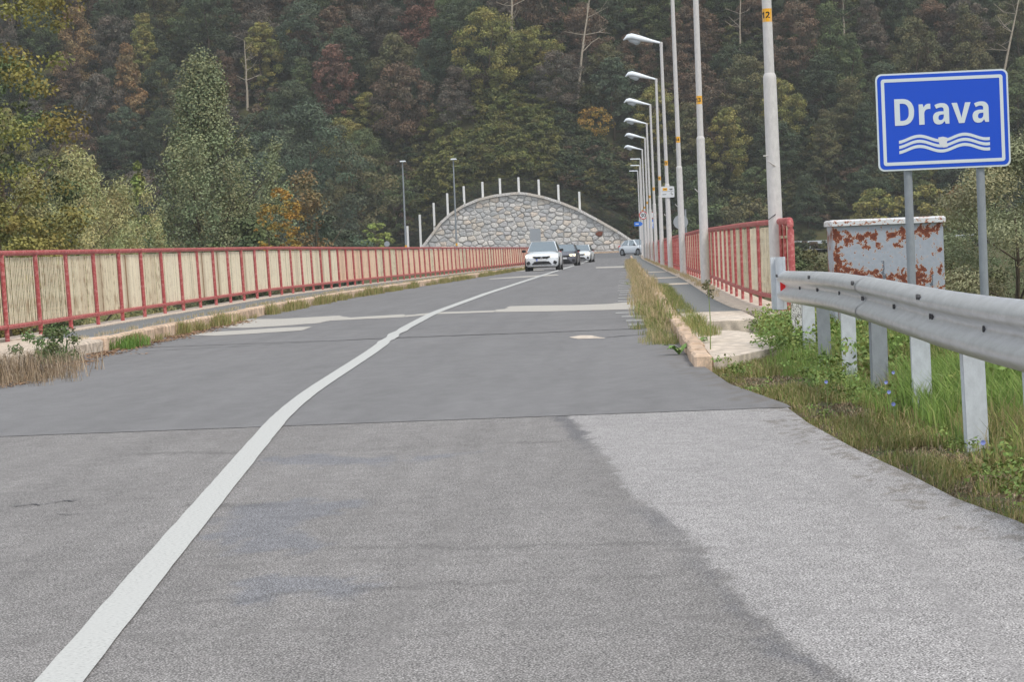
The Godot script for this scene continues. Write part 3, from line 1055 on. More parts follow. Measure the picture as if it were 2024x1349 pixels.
func make_grass():
	var g := RandomNumberGenerator.new()
	g.seed = 42
	var greens := [Color(.26, .40, .09), Color(.34, .48, .12), Color(.19, .29, .07), Color(.44, .50, .18)]
	var straw := [Color(.62, .48, .29), Color(.50, .40, .22), Color(.36, .34, .15), Color(.70, .56, .37)]
	var mix := [Color(.24, .30, .08), Color(.42, .36, .16), Color(.50, .40, .21), Color(.18, .23, .07), Color(.33, .33, .11)]
	var litter := [Color(.30, .21, .13), Color(.42, .30, .19), Color(.20, .15, .10), Color(.52, .41, .29)]
	# right verge
	var lists := [[], [], [], [], []]
	for i in 9000:
		var d := 7.0 + pow(g.randf(), 1.25) * 27.0
		var e: float = edge_r(d) + .03
		if d > 23.0: e = lerpf(.75, 1.55, clampf((d - 22.5) / 6.0, 0, 1))
		var x := e + pow(g.randf(), 1.3) * 4.4
		if d > 31.0 and x < 2.35: continue
		var n := nz.get_noise_2d(x * 9.0, d * 5.0)
		if n < -.32 and g.randf() < .6: continue
		var k := 2
		var s := .8
		var from_edge := x - e
		if from_edge < .55:
			k = (2 if n > -.05 else 3) if from_edge > .16 else (3 if g.randf() < .7 else 2)
			s = .4 + from_edge * .55
		elif x > 1.8:
			k = 0 if n > .08 else (1 if n > -.12 else 2)
			s = .75 + n * .5 + clampf(x - 1.8, 0, 1) * .4
		else:
			k = [0, 2, 2, 3][g.randi() % 4]
			s = .62 + n * .4
		lists[k].append(spot(g, x, ground_y(x, d) - .01, d, s))
	for i in 2600:
		var d := 2.0 + g.randf() * 30.0
		var x: float = kerb_l(d) - 1.45 - pow(g.randf(), 1.3) * 5.0
		if d > 23.5 and x > -8.3: continue
		lists[[0, 2, 2, 1][g.randi() % 4]].append(spot(g, x, ground_y(x, d) - .01, d, .8))
	scatter("verge_grass", tuft_mesh(46, .30, .16, .0042, 1, greens, .55), lists[0], "fresh green grass around the guard rail posts and on the verges", "grass")
	scatter("verge_grass", tuft_mesh(40, .34, .15, .0036, 2, mix, .5), lists[1], "taller yellowing grass behind the guard rail", "grass")
	scatter("verge_grass", tuft_mesh(44, .17, .15, .0045, 3, mix, .8), lists[2], "short mixed grass along the road edge at right", "grass")
	scatter("verge_litter", tuft_mesh(40, .07, .16, .006, 4, litter, 1.3), lists[3], "dead grass and litter on the right road edge", "litter")
	# leafy ground plants in the verge
	var weeds := []
	for i in 150:
		var d := 7.5 + g.randf() * 24.0
		var x: float = edge_r(d) + .12 + pow(g.randf(), 1.2) * 2.6
		if d > 22.0: x = 1.5 + g.randf() * 2.0
		weeds.append(spot(g, x, ground_y(x, d), d, .8))
	for i in 150:
		var d := 9.0 + g.randf() * 24.0
		var x := 1.75 + g.randf() * 2.2
		if nz.get_noise_2d(x * 6.0 + 40.0, d * 4.0) < -.05: continue
		weeds.append(spot(g, x, ground_y(x, d), d, 1.35))
	for i in 60:
		# leafy growth over the broken slab
		var d := 24.0 + g.randf() * 8.0
		var x := lerpf(1.05, 1.6, clampf((d - 23.0) / 6.0, 0, 1)) + g.randf() * .7
		weeds.append(spot(g, x, ground_y(x, d) + .04, d, 1.2))
	var cl := []
	for i in 9: cl.append([Vector3(g.randf_range(-.12, .12), g.randf_range(.03, .2), g.randf_range(-.12, .12)), Vector3(.07, .05, .07)])
	var wm := leaf_cloud(cl, 130, .034, .018, 8, 0.0, .5)
	var o_m := leaf_mat(lin(.32, .44, .12))
	var mm := MultiMesh.new()
	mm.transform_format = MultiMesh.TRANSFORM_3D
	mm.mesh = wm
	mm.instance_count = weeds.size()
	for i in weeds.size(): mm.set_instance_transform(i, weeds[i])
	var wo := MultiMeshInstance3D.new()
	wo.multimesh = mm
	wo.material_override = o_m
	wo.name = numbered("verge_weeds")
	add_child(wo)
	tag(wo, "low leafy weeds among the verge grass at right", "weeds", "", "stuff")
	# dry grass growing out of the right kerb
	var dry := []
	var drygreen := []
	for i in 1500:
		var d := 27.0 + pow(g.randf(), 1.5) * 175.0
		if nz.get_noise_2d(d * 6.0, 40.0) < -.12 and g.randf() < .8: continue
		var x := .40 + g.randfn() * .11
		var t := spot(g, x, deck_y(d) + (.13 if x > .57 else 0.0), d, g.randf_range(.55, 1.1) * clampf((d - 25.0) / 9.0, .45, 1.0))
		if g.randf() < (.75 if d < 42 else .2): drygreen.append(t)
		else: dry.append(t)
	for i in 260:
		var d := 26.0 + g.randf() * 30.0
		drygreen.append(spot(g, .74 + g.randf() * .16, deck_y(d) + .12, d, .6))
	for i in 300:
		var d := 42.0 + g.randf() * 150.0
		dry.append(spot(g, fence_r(d) - .15 - g.randf() * .2, deck_y(d) + .15, d, .5))
	scatter("kerb_grass", tuft_mesh(26, .30, .13, .0036, 5, straw, .65), dry, "tall dry straw-coloured grass along the right kerb", "grass")
	scatter("kerb_grass", tuft_mesh(26, .22, .14, .0045, 6, mix, .9), drygreen, "greenish grass growing over the near end of the right kerb", "grass")
	# left kerb tufts
	var lk := []
	var lk2 := []
	for i in 1700:
		var d := 33.0 + pow(g.randf(), 1.3) * 170.0
		var cl_n := nz.get_noise_2d(d * 9.0, 3.0)
		if cl_n < .04 and g.randf() < .88: continue
		lk.append(spot(g, kerb_l(d) + .04 + absf(g.randfn()) * .08, deck_y(d), d, .5 + cl_n * .9 + g.randf() * .2))
	for i in 500:
		var d := 32.0 + g.randf() * 90.0
		lk2.append(spot(g, kerb_l(d) - .25 - g.randf() * .15, deck_y(d) + .17, d, .4))
	scatter("kerb_grass", tuft_mesh(32, .26, .10, .0048, 7, mix + [Color(.30, .19, .10)], .55), lk, "brown-green tufts growing at the foot of the left kerb", "grass")
	scatter("kerb_grass", tuft_mesh(16, .2, .12, .004, 8, straw, .6), lk2, "sparse straw tufts on the left footway behind the kerb", "grass")
	# dead leaves lying against the left kerb
	var fl := []
	for i in 420:
		var d := 23.0 + g.randf() * 22.0
		fl.append(spot(g, kerb_l(d) + .08 + absf(g.randfn()) * .16, deck_y(d) + .012, d, 1.0))
	var lst := SurfaceTool.new()
	lst.begin(Mesh.PRIMITIVE_TRIANGLES)
	for i in 9:
		var c := Vector3(g.randfn() * .09, g.randf() * .012, g.randfn() * .09)
		var a := g.randf() * TAU
		var u := Vector3(cos(a), g.randf_range(-.35, .35), sin(a)) * g.randf_range(.018, .032)
		var w := Vector3(-sin(a), g.randf_range(-.35, .35), cos(a)) * g.randf_range(.010, .02)
		var t := g.randf_range(.45, 1.0)
		lst.set_smooth_group(0xFFFFFFFF)
		for p in [c - u, c - w, c + u, c - u, c + u, c + w]:
			lst.set_color(Color(t, t * g.randf_range(.9, 1.0), t * .9))
			lst.add_vertex(p)
	lst.generate_normals()
	var lm := leaf_mat(lin(.42, .26, .15))
	var mf := MultiMesh.new()
	mf.transform_format = MultiMesh.TRANSFORM_3D
	mf.mesh = lst.commit()
	mf.instance_count = fl.size()
	for i in fl.size(): mf.set_instance_transform(i, fl[i])
	var fo := MultiMeshInstance3D.new()
	fo.multimesh = mf
	fo.material_override = lm
	fo.name = numbered("fallen_leaves")
	add_child(fo)
	tag(fo, "brown fallen leaves gathered along the left kerb", "leaves", "", "stuff")
	# single plants
	var bush := base("dry_bush", P(-6.35, 25.3))
	var sb := []
	for i in 60: sb.append(spot(g, g.randfn() * .34, .0, g.randfn() * .75, 1.0))
	put_tufts(bush, "stems", tuft_mesh(34, .34, .2, .003, 15, litter + [Color(.36, .26, .18), Color(.45, .34, .25)], 1.15), sb)
	tag(bush, "withered brown bush at the left road edge", "bush")
	var bush2 := base("dry_bush", P(-6.0, 23.6))
	sb = []
	for i in 26: sb.append(spot(g, g.randfn() * .3, .0, g.randfn() * .5, .7))
	put_tufts(bush2, "stems", tuft_mesh(30, .26, .2, .003, 16, litter, 1.3), sb)
	tag(bush2, "flattened brown dead weeds at the far left road edge", "bush")
	var weed := base("green_weed", P(-6.62, 29.0))
	sb = []
	for i in 34: sb.append(spot(g, g.randfn() * .1, .0, g.randfn() * .16, .9))
	put_tufts(weed, "blades", tuft_mesh(14, .40, .16, .006, 17, [Color(.11, .20, .06), Color(.17, .28, .07), Color(.08, .15, .05)], .9), sb.slice(0, 12))
	var wcl := []
	for i in 16: wcl.append([Vector3(g.randfn() * .16, g.randf_range(.06, .42), g.randfn() * .4), Vector3(.10, .08, .10)])
	put("leaves", leaf_cloud(wcl, 1100, .055, .026, 19, 0.0, .5), leaf_mat(lin(.17, .27, .09)), weed)
	tag(weed, "bushy green weed beside the withered bush at the left kerb end", "weed")
	var weed2 := base("green_weed", P(-6.68, 33.2))
	sb = []
	for i in 20: sb.append(spot(g, g.randfn() * .12, .0, g.randfn() * .4, .7))
	put_tufts(weed2, "blades", tuft_mesh(22, .3, .10, .008, 18, [Color(.14, .28, .05), Color(.21, .35, .07)], .75), sb)
	tag(weed2, "bright green tuft at the end of the left kerb", "weed")
	# broad-leaved weed at the right kerb end, with its flower stalk
	for q in [[.50, 24.8, .21, "broad-leaved green weed at the near end of the right kerb"], [.72, 26.4, .2, "leafy weed on the right kerb beside the tall stalk"]]:
		var w := base("broad_leaf_weed", P(q[0], q[1]))
		for i in 14:
			var a: float = g.randf() * TAU
			var l: float = q[2] * g.randf_range(.5, 1.0)
			var dir := Vector3(cos(a), 0, sin(a))
			var sd := Vector3(-sin(a), 0, cos(a)) * l * .17
			var st := ST()
			var p0 := Vector3(0, .0, 0)
			var p1 := dir * l * .35 + Vector3.UP * l * .42
			var p2 := dir * l * .7 + Vector3.UP * l * .55
			var p3 := dir * l + Vector3.UP * l * .4
			quad(st, p0, p1 - sd, p1 + Vector3(0, -.01, 0), p0); quad(st, p0, p1, p1 + sd, p0)
			quad(st, p1 - sd, p2 - sd, p2 + Vector3(0, -.012, 0), p1); quad(st, p1, p2, p2 + sd, p1 + sd)
			tri(st, p2 - sd, p3, p2); tri(st, p2, p3, p2 + sd)
			put("leaf", done(st), [M.weed_leaf, M.weed_leaf2][i % 2], w)
		tag(w, q[3], "weed")
	var stalk := base("tall_stalk", P(.80, 24.6))
	put("stem", tube_mesh([Vector3.ZERO, Vector3(.01, .35, 0), Vector3(.0, .72, .01)], [.006, .005, .003], 5), M.weed_leaf2, stalk)
	var ch := []
	for i in 6: ch.append([Vector3(g.randf_range(-.03, .03), .56 + i * .03, g.randf_range(-.03, .03)), Vector3(.04, .03, .04)])
	put("seed_head", leaf_cloud(ch, 160, .03, .014, 33, 0.0, .5), leaf_mat(lin(.17, .18, .08)), stalk)
	tag(stalk, "single tall seed stalk at the near end of the right kerb", "plant")
	# chicory flowers
	var fm := plain(Color(.60, .64, .90), .7)
	var fl_at := [[1752.0, 715.0, "lone blue flower high between the fourth and fifth guard rail posts"], [1737.0, 736.0, "blue flower close to the middle guard rail post"], [1742.0, 757.0, "blue flower below the close pair between guard rail posts"], [1620.0, 735.0, "pair-like blue flower left of the bright guard rail post"], [1750.0, 783.0, "lowest blue flower left of the tapered guard rail post"], [1922.0, 866.0, "blue flower right of the second nearest guard rail post"]]
	for f in fl_at:
		var x0: float = (f[0] - 1233.0) / 5000.0
		# stands where its base is on the verge
		var d: float = 1.0 * 5000.0 / (f[1] - (494.0 - .04 * (f[0] - 1233.0)) + 45.0)
		var o := base("blue_flower", Vector3(x0 * d, ground_y(x0 * d, d), -d))
		put("stem", tube_mesh([Vector3.ZERO, Vector3(.01, .12, 0), Vector3(0, .2, 0)], .003, 4), M.weed_leaf2, o)
		for k in 9:
			var a := TAU * k / 9.0
			var st := ST()
			var dir := Vector3(cos(a), sin(a), .35).normalized()
			var sd := Vector3(-sin(a), cos(a), 0) * .0045
			var c := Vector3(0, .205, .01)
			quad(st, c - sd * .5, c + dir * .012 - sd, c + dir * .012 + sd, c + sd * .5)
			put("petal", done(st), fm, o)
		tag(o, f[2], "flower", "blue flowers in the verge")

func put_tufts(parent: Node3D, n: String, mesh: ArrayMesh, tf: Array):
	# join tufts into one mesh that belongs to the plant
	var st := SurfaceTool.new()
	st.begin(Mesh.PRIMITIVE_TRIANGLES)
	for t in tf: st.append_from(mesh, 0, t)
	put(n, st.commit(), M.grass, parent)

# ------------------------------------------------------------------ roads
func make_roads():
	near_n.seed = 8
	near_n.frequency = 1.0
	near_n.fractal_octaves = 4
	var near := steps(-60, 4.0, 4.0) + steps(4.3, 17.2, .055)
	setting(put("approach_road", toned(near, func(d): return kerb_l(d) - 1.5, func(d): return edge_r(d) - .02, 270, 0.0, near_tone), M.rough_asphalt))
	# newer surfacing between the two joints, laid over the older one
	var J1 := [[-6.2, 16.45], [-4.16, 16.5], [-3.33, 16.56], [-2.56, 16.85], [-1.86, 16.8], [-1.15, 16.6], [-.41, 16.38], [.18, 16.2], [1.02, 16.3]]
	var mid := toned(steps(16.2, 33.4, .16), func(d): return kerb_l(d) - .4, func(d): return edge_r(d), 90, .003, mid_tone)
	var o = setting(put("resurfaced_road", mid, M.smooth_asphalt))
	# bridge carriageway
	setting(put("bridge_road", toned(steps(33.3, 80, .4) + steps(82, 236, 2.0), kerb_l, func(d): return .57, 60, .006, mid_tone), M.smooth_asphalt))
	# junction road at the far bank
	var cr := ST()
	var ds := steps(236, 299.2, 4.0)
	for i in ds.size() - 1:
		quad(cr, Vector3(-60, deck_y(ds[i]) + .004, -ds[i]), Vector3(-60, deck_y(ds[i + 1]) + .004, -ds[i + 1]), Vector3(60, deck_y(ds[i + 1]) + .004, -ds[i + 1]), Vector3(60, deck_y(ds[i]) + .004, -ds[i]))
	var crm := tri_mat(M.smooth_asphalt.albedo_texture, Vector3.ONE * .5, .9, true, false, Color(.60, .595, .60))
	setting(put("junction_road", done(cr), crm))
	var ck = setting(put("junction_kerb", box_mesh(Vector3(29, .22, .3)), M.kerb, null, Vector3(-11.7, deck_y(299.4) + .09, -299.45)))
	setting(put("road_repair", patch([[-.71, 31.06], [-.59, 31.52], [-.44, 31.35], [-.26, 30.17], [-.44, 30.27], [-.59, 30.27]], .006, .01, 30), M.slab))
	var cracks := [[[[-2.79, 11.27], [-2.73, 11.36], [-2.68, 11.30], [-2.61, 11.47], [-2.56, 11.44], [-2.51, 11.60]], .013], [[[-2.51, 10.87], [-2.44, 10.80], [-2.36, 10.82]], .010]]
	for i in cracks.size():
		setting(put("road_crack", crack(cracks[i][0], cracks[i][1], .004, 40 + i), M.tar))
	setting(put("road_joint", crack([[-6.6, 31.6], [-5.68, 32.05], [-4.92, 32.40], [-4.37, 32.86], [-3.70, 33.2], [-3.28, 33.4], [-1.72, 33.3], [-1.31, 33.2], [-.71, 33.2], [.13, 33.25], [.5, 33.2]], .035, .009, 50), M.tar))
	setting(put("road_joint", crack([[-.26, 30.36], [-.06, 30.72], [.28, 31.01], [.45, 31.17]], .06, .0065, 51), M.tar))
	# markings
	var lw := func(d): return lerp_table([[0.0, .062], [20.0, .068], [40.0, .085], [70.0, .10], [236.0, .12]], d)
	var r := RandomNumberGenerator.new()
	r.seed = 9
	var seg := steps(-40, 0, 4.0) + steps(.3, 60, .25) + steps(61, 232, 1.5)
	var jl := {}
	for d in seg: jl[d] = [r.randf_range(-.0022, .0022), r.randf_range(-.0022, .0022)]
	var clx := func(d): return smooth_table(CL, d) + (.02 * sin(d * 2.3) if d > 31.5 and d < 37.0 else 0.0)
	setting(put("centre_line", sheet(seg, func(d): return clx.call(d) - lw.call(d) + jl[d][0], func(d): return clx.call(d) + lw.call(d) + jl[d][1], 1, func(d): return .0055 if d < 16.0 else (.009 if d < 33.0 else .0145)), M.paint))
	var bands := [[[-6.74, 41.20], [-7.0, 46.22], [-6.24, 45.50], [-5.23, 46.20], [-5.14, 45.54], [-4.87, 44.55], [-3.98, 45.35], [-3.81, 43.44], [-5.06, 43.01], [-5.09, 41.84], [-5.62, 40.98], [-6.11, 40.65]], [[-6.59, 37.93], [-6.71, 39.19], [-6.09, 39.34], [-5.48, 39.95], [-4.96, 39.96], [-4.91, 38.19], [-5.49, 37.58], [-6.09, 37.19]], [[-2.29, 44.42], [-2.37, 46.09], [-2.21, 46.31], [-2.23, 48.27], [-1.63, 47.93], [-.99, 47.19], [-.37, 47.05], [.04, 47.81], [.31, 48.06], [.40, 42.88], [.03, 42.74], [-.53, 43.06], [-1.29, 43.45]], [[-3.90, 44.52], [-3.46, 45.80], [-2.37, 45.55], [-2.30, 44.34], [-3.37, 44.58], [-3.81, 43.40]], [[-5.41, 100.24], [-4.32, 105.57], [-2.92, 108.47], [-2.68, 103.34], [-4.10, 100.07], [-5.18, 97.79]], [[-5.9, 139.27], [-5.51, 141.76], [-4.46, 140.12], [-4.22, 132.39], [-5.9, 135.34]], [[-1.53, 135.75], [-1.64, 146.06], [.02, 144.86], [.02, 132.85]]]
	for i in bands.size(): setting(put("joint_band", patch(bands[i], .010, .03, 60 + i), M.band))
	setting(put("worn_band", patch([[-4.94, 32.60], [-5.02, 34.31], [-4.90, 34.58], [-4.89, 36.17], [-4.89, 37.9], [-4.83, 36.32], [-4.81, 34.49], [-4.70, 32.9], [-4.84, 32.7]], .0105, .03, 70), M.slab))
	var td := [34.9, 36.7, 38.75, 40.85, 48.8, 51.5, 54.6, 57.0, 59.3, 62.4, 65.5, 68.0, 71.5, 75.0, 79.0, 83.5, 88.0, 93.0, 99.0, 106.0]
	for i in td.size():
		var d: float = td[i]
		var a: float = -.16 + .17 * clampf((41.0 - d) / 6.0, 0, 1) + r.randf_range(-.04, .04)
		setting(put("edge_dash", patch([[a, d + .26], [.36, d + .06], [.36, d - .30], [a, d - .10]], .0105, .010, 80 + i), M.paint))

func make_footways():
	# bridge deck slab and piers
	var st := ST()
	var ds := steps(33.6, 236, 6.0)
	for i in ds.size() - 1:
		var a: float = ds[i]; var b: float = ds[i + 1]
		var la: float = fence_l(a) - .35; var lb: float = fence_l(b) - .35
		var ra: float = maxf(fence_r(a), 1.86) + .35; var rb: float = maxf(fence_r(b), 1.8) + .35
		hexa(st, [P(la, b, -1.3), P(ra, b, -1.3), P(ra, a, -1.3), P(la, a, -1.3), P(lb, b, -.004), P(rb, b, -.004), P(ra, a, -.004), P(la, a, -.004)])
	setting(put("bridge_deck", done(st), M.deck))
	for d in [75.0, 120.0, 165.0, 210.0]:
		var s2 := ST()
		bevel_box(s2, Vector3(-3.3, -6.2, -d), Vector3(6.0, 9.9, 1.4), .2)
		var pr := put("bridge_pier", done(s2), M.deck)
		setting(pr)
	# left footway and right footway
	var fl := ST()
	ds = steps(34.2, 236, 1.5)
	for i in ds.size() - 1:
		var a: float = ds[i]; var b: float = ds[i + 1]
		hexa(fl, [P(fence_l(b) + .22, b, 0.0), P(kerb_l(b) - .2, b, 0.0), P(kerb_l(a) - .2, a, 0.0), P(fence_l(a) + .22, a, 0.0), P(fence_l(b) + .22, b, .15), P(kerb_l(b) - .2, b, .15), P(kerb_l(a) - .2, a, .15), P(fence_l(a) + .22, a, .15)])
	M.walk_flat = tri_mat(M.walk.albedo_texture, Vector3.ONE * .5, .92, true, false, Color(.66, .67, .675))
	setting(put("left_footway", done(fl), M.walk_flat))
	var el := ST()
	for i in ds.size() - 1:
		var a: float = ds[i]; var b: float = ds[i + 1]
		hexa(el, [P(fence_l(b) - .3, b, -.3), P(fence_l(b) + .218, b, -.3), P(fence_l(a) + .218, a, -.3), P(fence_l(a) - .3, a, -.3), P(fence_l(b) - .3, b, .165), P(fence_l(b) + .218, b, .165), P(fence_l(a) + .218, a, .165), P(fence_l(a) - .3, a, .165)])
	setting(put("left_footway_edge", done(el), M.concrete))
	var fr := ST()
	ds = steps(34.8, 236, 1.5)
	for i in ds.size() - 1:
		var a: float = ds[i]; var b: float = ds[i + 1]
		hexa(fr, [P(.73, b, 0.0), P(fence_r(b) - .42, b, 0.0), P(fence_r(a) - .42, a, 0.0), P(.73, a, 0.0), P(.73, b, .15), P(fence_r(b) - .42, b, .15), P(fence_r(a) - .42, a, .15), P(.73, a, .15)])
	setting(put("right_footway", done(fr), M.walk_flat))
	var er := ST()
	ds = steps(32.0, 236, 1.5)
	for i in ds.size() - 1:
		var a: float = ds[i]; var b: float = ds[i + 1]
		hexa(er, [P(fence_r(b) - .418, b, -.3), P(fence_r(b) + .3, b, -.3), P(fence_r(a) + .3, a, -.3), P(fence_r(a) - .418, a, -.3), P(fence_r(b) - .418, b, .16), P(fence_r(b) + .3, b, .16), P(fence_r(a) + .3, a, .16), P(fence_r(a) - .418, a, .16)])
	setting(put("right_footway_edge", done(er), M.concrete))
	# pale cross bands on the right footway
	for b in [[34.75, 33.1], [32.95, 30.6]]:
		var sb := ST()
		bevel_box(sb, P(1.16, (b[0] + b[1]) * .5, .07), Vector3(.85, .17, b[0] - b[1]), .012)
		setting(put("footway_slab", done(sb), M.slab))
	for d in [57.0, 68.0, 85.6]:
		var sb := ST()
		quad(sb, P(.78, d + .9, .155), P(1.42, d + .9, .155), P(1.42, d - .9, .155), P(.78, d - .9, .155))
		setting(put("footway_band", done(sb), M.slab))
	# broken concrete slab at the near end
	var bs := ST()
	var out := [[.76, 30.5], [1.05, 30.3], [1.30, 29.6], [1.42, 28.6], [1.60, 27.6], [1.60, 25.2], [1.35, 24.2], [1.0, 23.0], [.76, 22.6]]
	var poly := PackedVector2Array()
	for q in out: poly.append(Vector2(q[0], -q[1]))
	plate(bs, poly, 0.0, .12)
	var slab := put("footway_slab", done(bs), M.slab)
	slab.rotation.x = PI / 2
	slab.position.y = .05
	setting(slab)
	var ls := ST()
	bevel_box(ls, P(-7.5, 29.0, .05), Vector3(1.4, .22, 9.8), .03)
	setting(put("footway_slab", done(ls), M.concrete))
	# kerbs stone by stone
	var g := RandomNumberGenerator.new()
	g.seed = 3
	var kl := Node3D.new(); kl.name = "left_kerb"; add_child(kl); setting(kl)
	var kr := Node3D.new(); kr.name = "right_kerb"; add_child(kr); setting(kr)
	var stone := ST()
	bevel_box(stone, Vector3.ZERO, Vector3(.20, .34, .985), .022)
	var sm := done(stone)
	var stone_r := ST()
	bevel_box(stone_r, Vector3.ZERO, Vector3(.155, .34, .985), .022)
	var smr := done(stone_r)
	var d := 32.6
	while d < 132.0:
		var x: float = kerb_l(d) - .1
		var x2: float = kerb_l(d + 1.0) - .1
		var k := put("kerb_stone", sm, [M.kerb, M.kerb_b, M.kerb][g.randi() % 3], kl)
		k.position = P(x + (x2 - x) * .5, d + .5, .01 + g.randf_range(-.008, .008))
		k.rotation.y = atan2(-(x2 - x), 1.0) + g.randf_range(-.005, .005)
		d += 1.0
	var rest := ST()
	for dd in steps(132.6, 235, 2.0):
		hexa(rest, [P(kerb_l(dd + 1.98) - .2, dd + 1.98, -.1), P(kerb_l(dd + 1.98), dd + 1.98, -.1), P(kerb_l(dd), dd, -.1), P(kerb_l(dd) - .2, dd, -.1), P(kerb_l(dd + 1.98) - .2, dd + 1.98, .18), P(kerb_l(dd + 1.98), dd + 1.98, .18), P(kerb_l(dd), dd, .18), P(kerb_l(dd) - .2, dd, .18)])
	var ro := put("kerb_run", done(rest), M.kerb, kl)
	ro.set_meta("kind", "stuff")
	d = 22.1
	while d < 120.0:
		var k := put("kerb_stone", smr, [M.kerb, M.kerb_b][g.randi() % 2], kr)
		k.position = P(.65 + g.randf_range(-.012, .012), d + .5, -.035 + g.randf_range(-.01, .01) + (.0 if d > 24 else -.02))
		k.rotation.y = g.randf_range(-.015, .015)
		d += 1.0
	var rest2 := ST()
	for dd in steps(120.9, 235, 2.0):
		hexa(rest2, [P(.575, dd + 1.98, -.1), P(.73, dd + 1.98, -.1), P(.73, dd, -.1), P(.575, dd, -.1), P(.575, dd + 1.98, .13), P(.73, dd + 1.98, .13), P(.73, dd, .13), P(.575, dd, .13)])
	var ro2 := put("kerb_run", done(rest2), M.kerb, kr)
	ro2.set_meta("kind", "stuff")

# ------------------------------------------------------------------ railings
func slat_panel(w: float, h: float, n: int, sd: int, fill := .93) -> ArrayMesh:
	var g := RandomNumberGenerator.new()
	g.seed = sd
	var st := ST()
	var p := w / n
	var stain_z := g.randf_range(-.6, .6)
	var stain_k: float = [0.0, .95, .0, .45, .2][sd % 5]
	for i in n:
		var z := -w * .5 + (i + .5) * p
		var tone := g.randf_range(.84, 1.0)
		var stain := clampf(1.0 - absf(z - stain_z) / .4, 0, 1) * stain_k * g.randf_range(.3, 1.0)
		st.set_color(Color(tone, tone * .99, tone * .96).lerp(Color(.24, .125, .055), stain))
		box(st, Vector3(g.randf_range(-.004, .004), 0, z + g.randf_range(-.003, .003)), Vector3(.004, h + g.randf_range(-.012, .004), p * (fill + (g.randf_range(-.03, .05) if g.randf() < .9 else -.25))), Basis(Vector3.UP, g.randf_range(-.05, .05)))
	# two flat bars that carry the slats
	st.set_color(Color(.6, .58, .5))
	box(st, Vector3(-.02, h * .34, 0), Vector3(.014, .035, w))
	box(st, Vector3(-.02, -h * .34, 0), Vector3(.014, .035, w))
	return done(st)

func make_railing(left: bool):
	var o := base("bridge_railing", Vector3.ZERO)
	var path: Callable = fence_l if left else fence_r
	var d0 := 27.8 if left else 34.35
	var d1 := 232.0
	var sp := 2.07
	var lean := .032 if left else 0.0   # the left railing leans outwards
	var g := RandomNumberGenerator.new()
	g.seed = 12 if left else 13
	var panels := []
	for i in 10: panels.append(slat_panel(1.9, .92, 20, 500 + i, [.93, .96, .90, .95, .94][i % 5]))
	var open_panel := slat_panel(1.9, .92, 20, 520, .66)
	var post := tube_mesh([Vector3(0, -.05, 0), Vector3(0, 1.16, 0)], .033 if left else .024, 8)
	var k := 0
	var d := d0
	var foot := .16
	while d < d1:
		var e := minf(d + sp, d1)
		var a := P(path.call(d), d, foot)
		var b := P(path.call(e), e, foot)
		var yaw := atan2(b.x - a.x, -(b.z - a.z))
		var up := Vector3(-sin(lean), cos(lean), 0)
		var pm := put("post", post, M.red, o, a)
		pm.rotation = Vector3(g.randf_range(-.012, .012), 0, lean + g.randf_range(-.008, .008))
		put("top_rail", tube_mesh([a + up * 1.18, b + up * 1.18 + (b - a).normalized() * -.004], .038, 8), M.red, o)
		put("bottom_rail", tube_mesh([a + up * .17, b + up * .17 + (b - a).normalized() * -.004], .032, 8), M.red, o)
		var q: int = 1
		if left:
			if d < 45.0: q = 0 if g.randf() < .75 else 1
			elif d > 75.0: q = 2 if g.randf() < .8 else 0
			else: q = 1
		else: q = 0 if g.randf() < .6 else 1
		var pn := put("slat_panel", open_panel if left and d < 37.0 else panels[[3, 1, 6, 3][clampi(int((d - 37.0) / 2.07), 0, 3)] if left and d < 45.0 else g.randi() % 10], M["slat%d" % q], o, (a + b) * .5 + up * .66 + Vector3(-.02 if left else .02, 0, 0))
		pn.rotation = Vector3(0, -yaw, lean)
		if not left: pn.rotation = Vector3(0, PI - yaw, 0)
		k += 1
		d += sp
	if not left:
		# bent pipe end, with the two close bars beside it
		var a := P(fence_r(34.35), 34.35, foot)
		var b := P(fence_r(32.6), 32.6, foot)
		var bend := []
		bend.append(a + Vector3.UP * 1.18)
		bend.append(b + Vector3(0, 1.18, -.16))
		for i in 5:
			var t := PI * .5 * i / 4.0
			bend.append(b + Vector3(0, 1.06 + cos(t) * .12, -.12 + sin(t) * .12))
		bend.append(b + Vector3(0, -.05, 0))
		put("end_bend", tube_mesh(bend, .045, 10), M.red, o)
		put("bottom_rail", tube_mesh([a + Vector3.UP * .17, b + Vector3.UP * .17], .035, 8), M.red, o)
		for t in [.42, .66]:
			put("post", tube_mesh([a.lerp(b, t) - Vector3.UP * .05, a.lerp(b, t) + Vector3.UP * 1.16], .025, 8), M.red, o)
		var pn := put("slat_panel", slat_panel(1.62, .92, 17, 511), M.slat0, o, (a + b) * .5 + Vector3(.02, .66, 0))
		pn.rotation.y = atan2(b.x - a.x, b.z - a.z)
	tag(o, "long red railing with cream slat panels left of the road" if left else "red railing with cream slats behind the row of lamps at right", "railing")

# ------------------------------------------------------------------ street lamps
func bent_text(t: String, size: float, r: float) -> ArrayMesh:
	var tm := text_mesh(t, 64, size, .002)
	var arr := tm.get_mesh_arrays()
	var vs: PackedVector3Array = arr[Mesh.ARRAY_VERTEX]
	var idx = arr[Mesh.ARRAY_INDEX]
	var st := ST()
	var out := []
	for v in vs:
		var rr := r + .001 + v.z
		out.append(Vector3(sin(v.x / r) * rr, v.y, cos(v.x / r) * rr))
	if idx != null and idx.size() > 0:
		for i in idx: st.add_vertex(out[i])
	else:
		for v in out: st.add_vertex(v)
	return done(st)

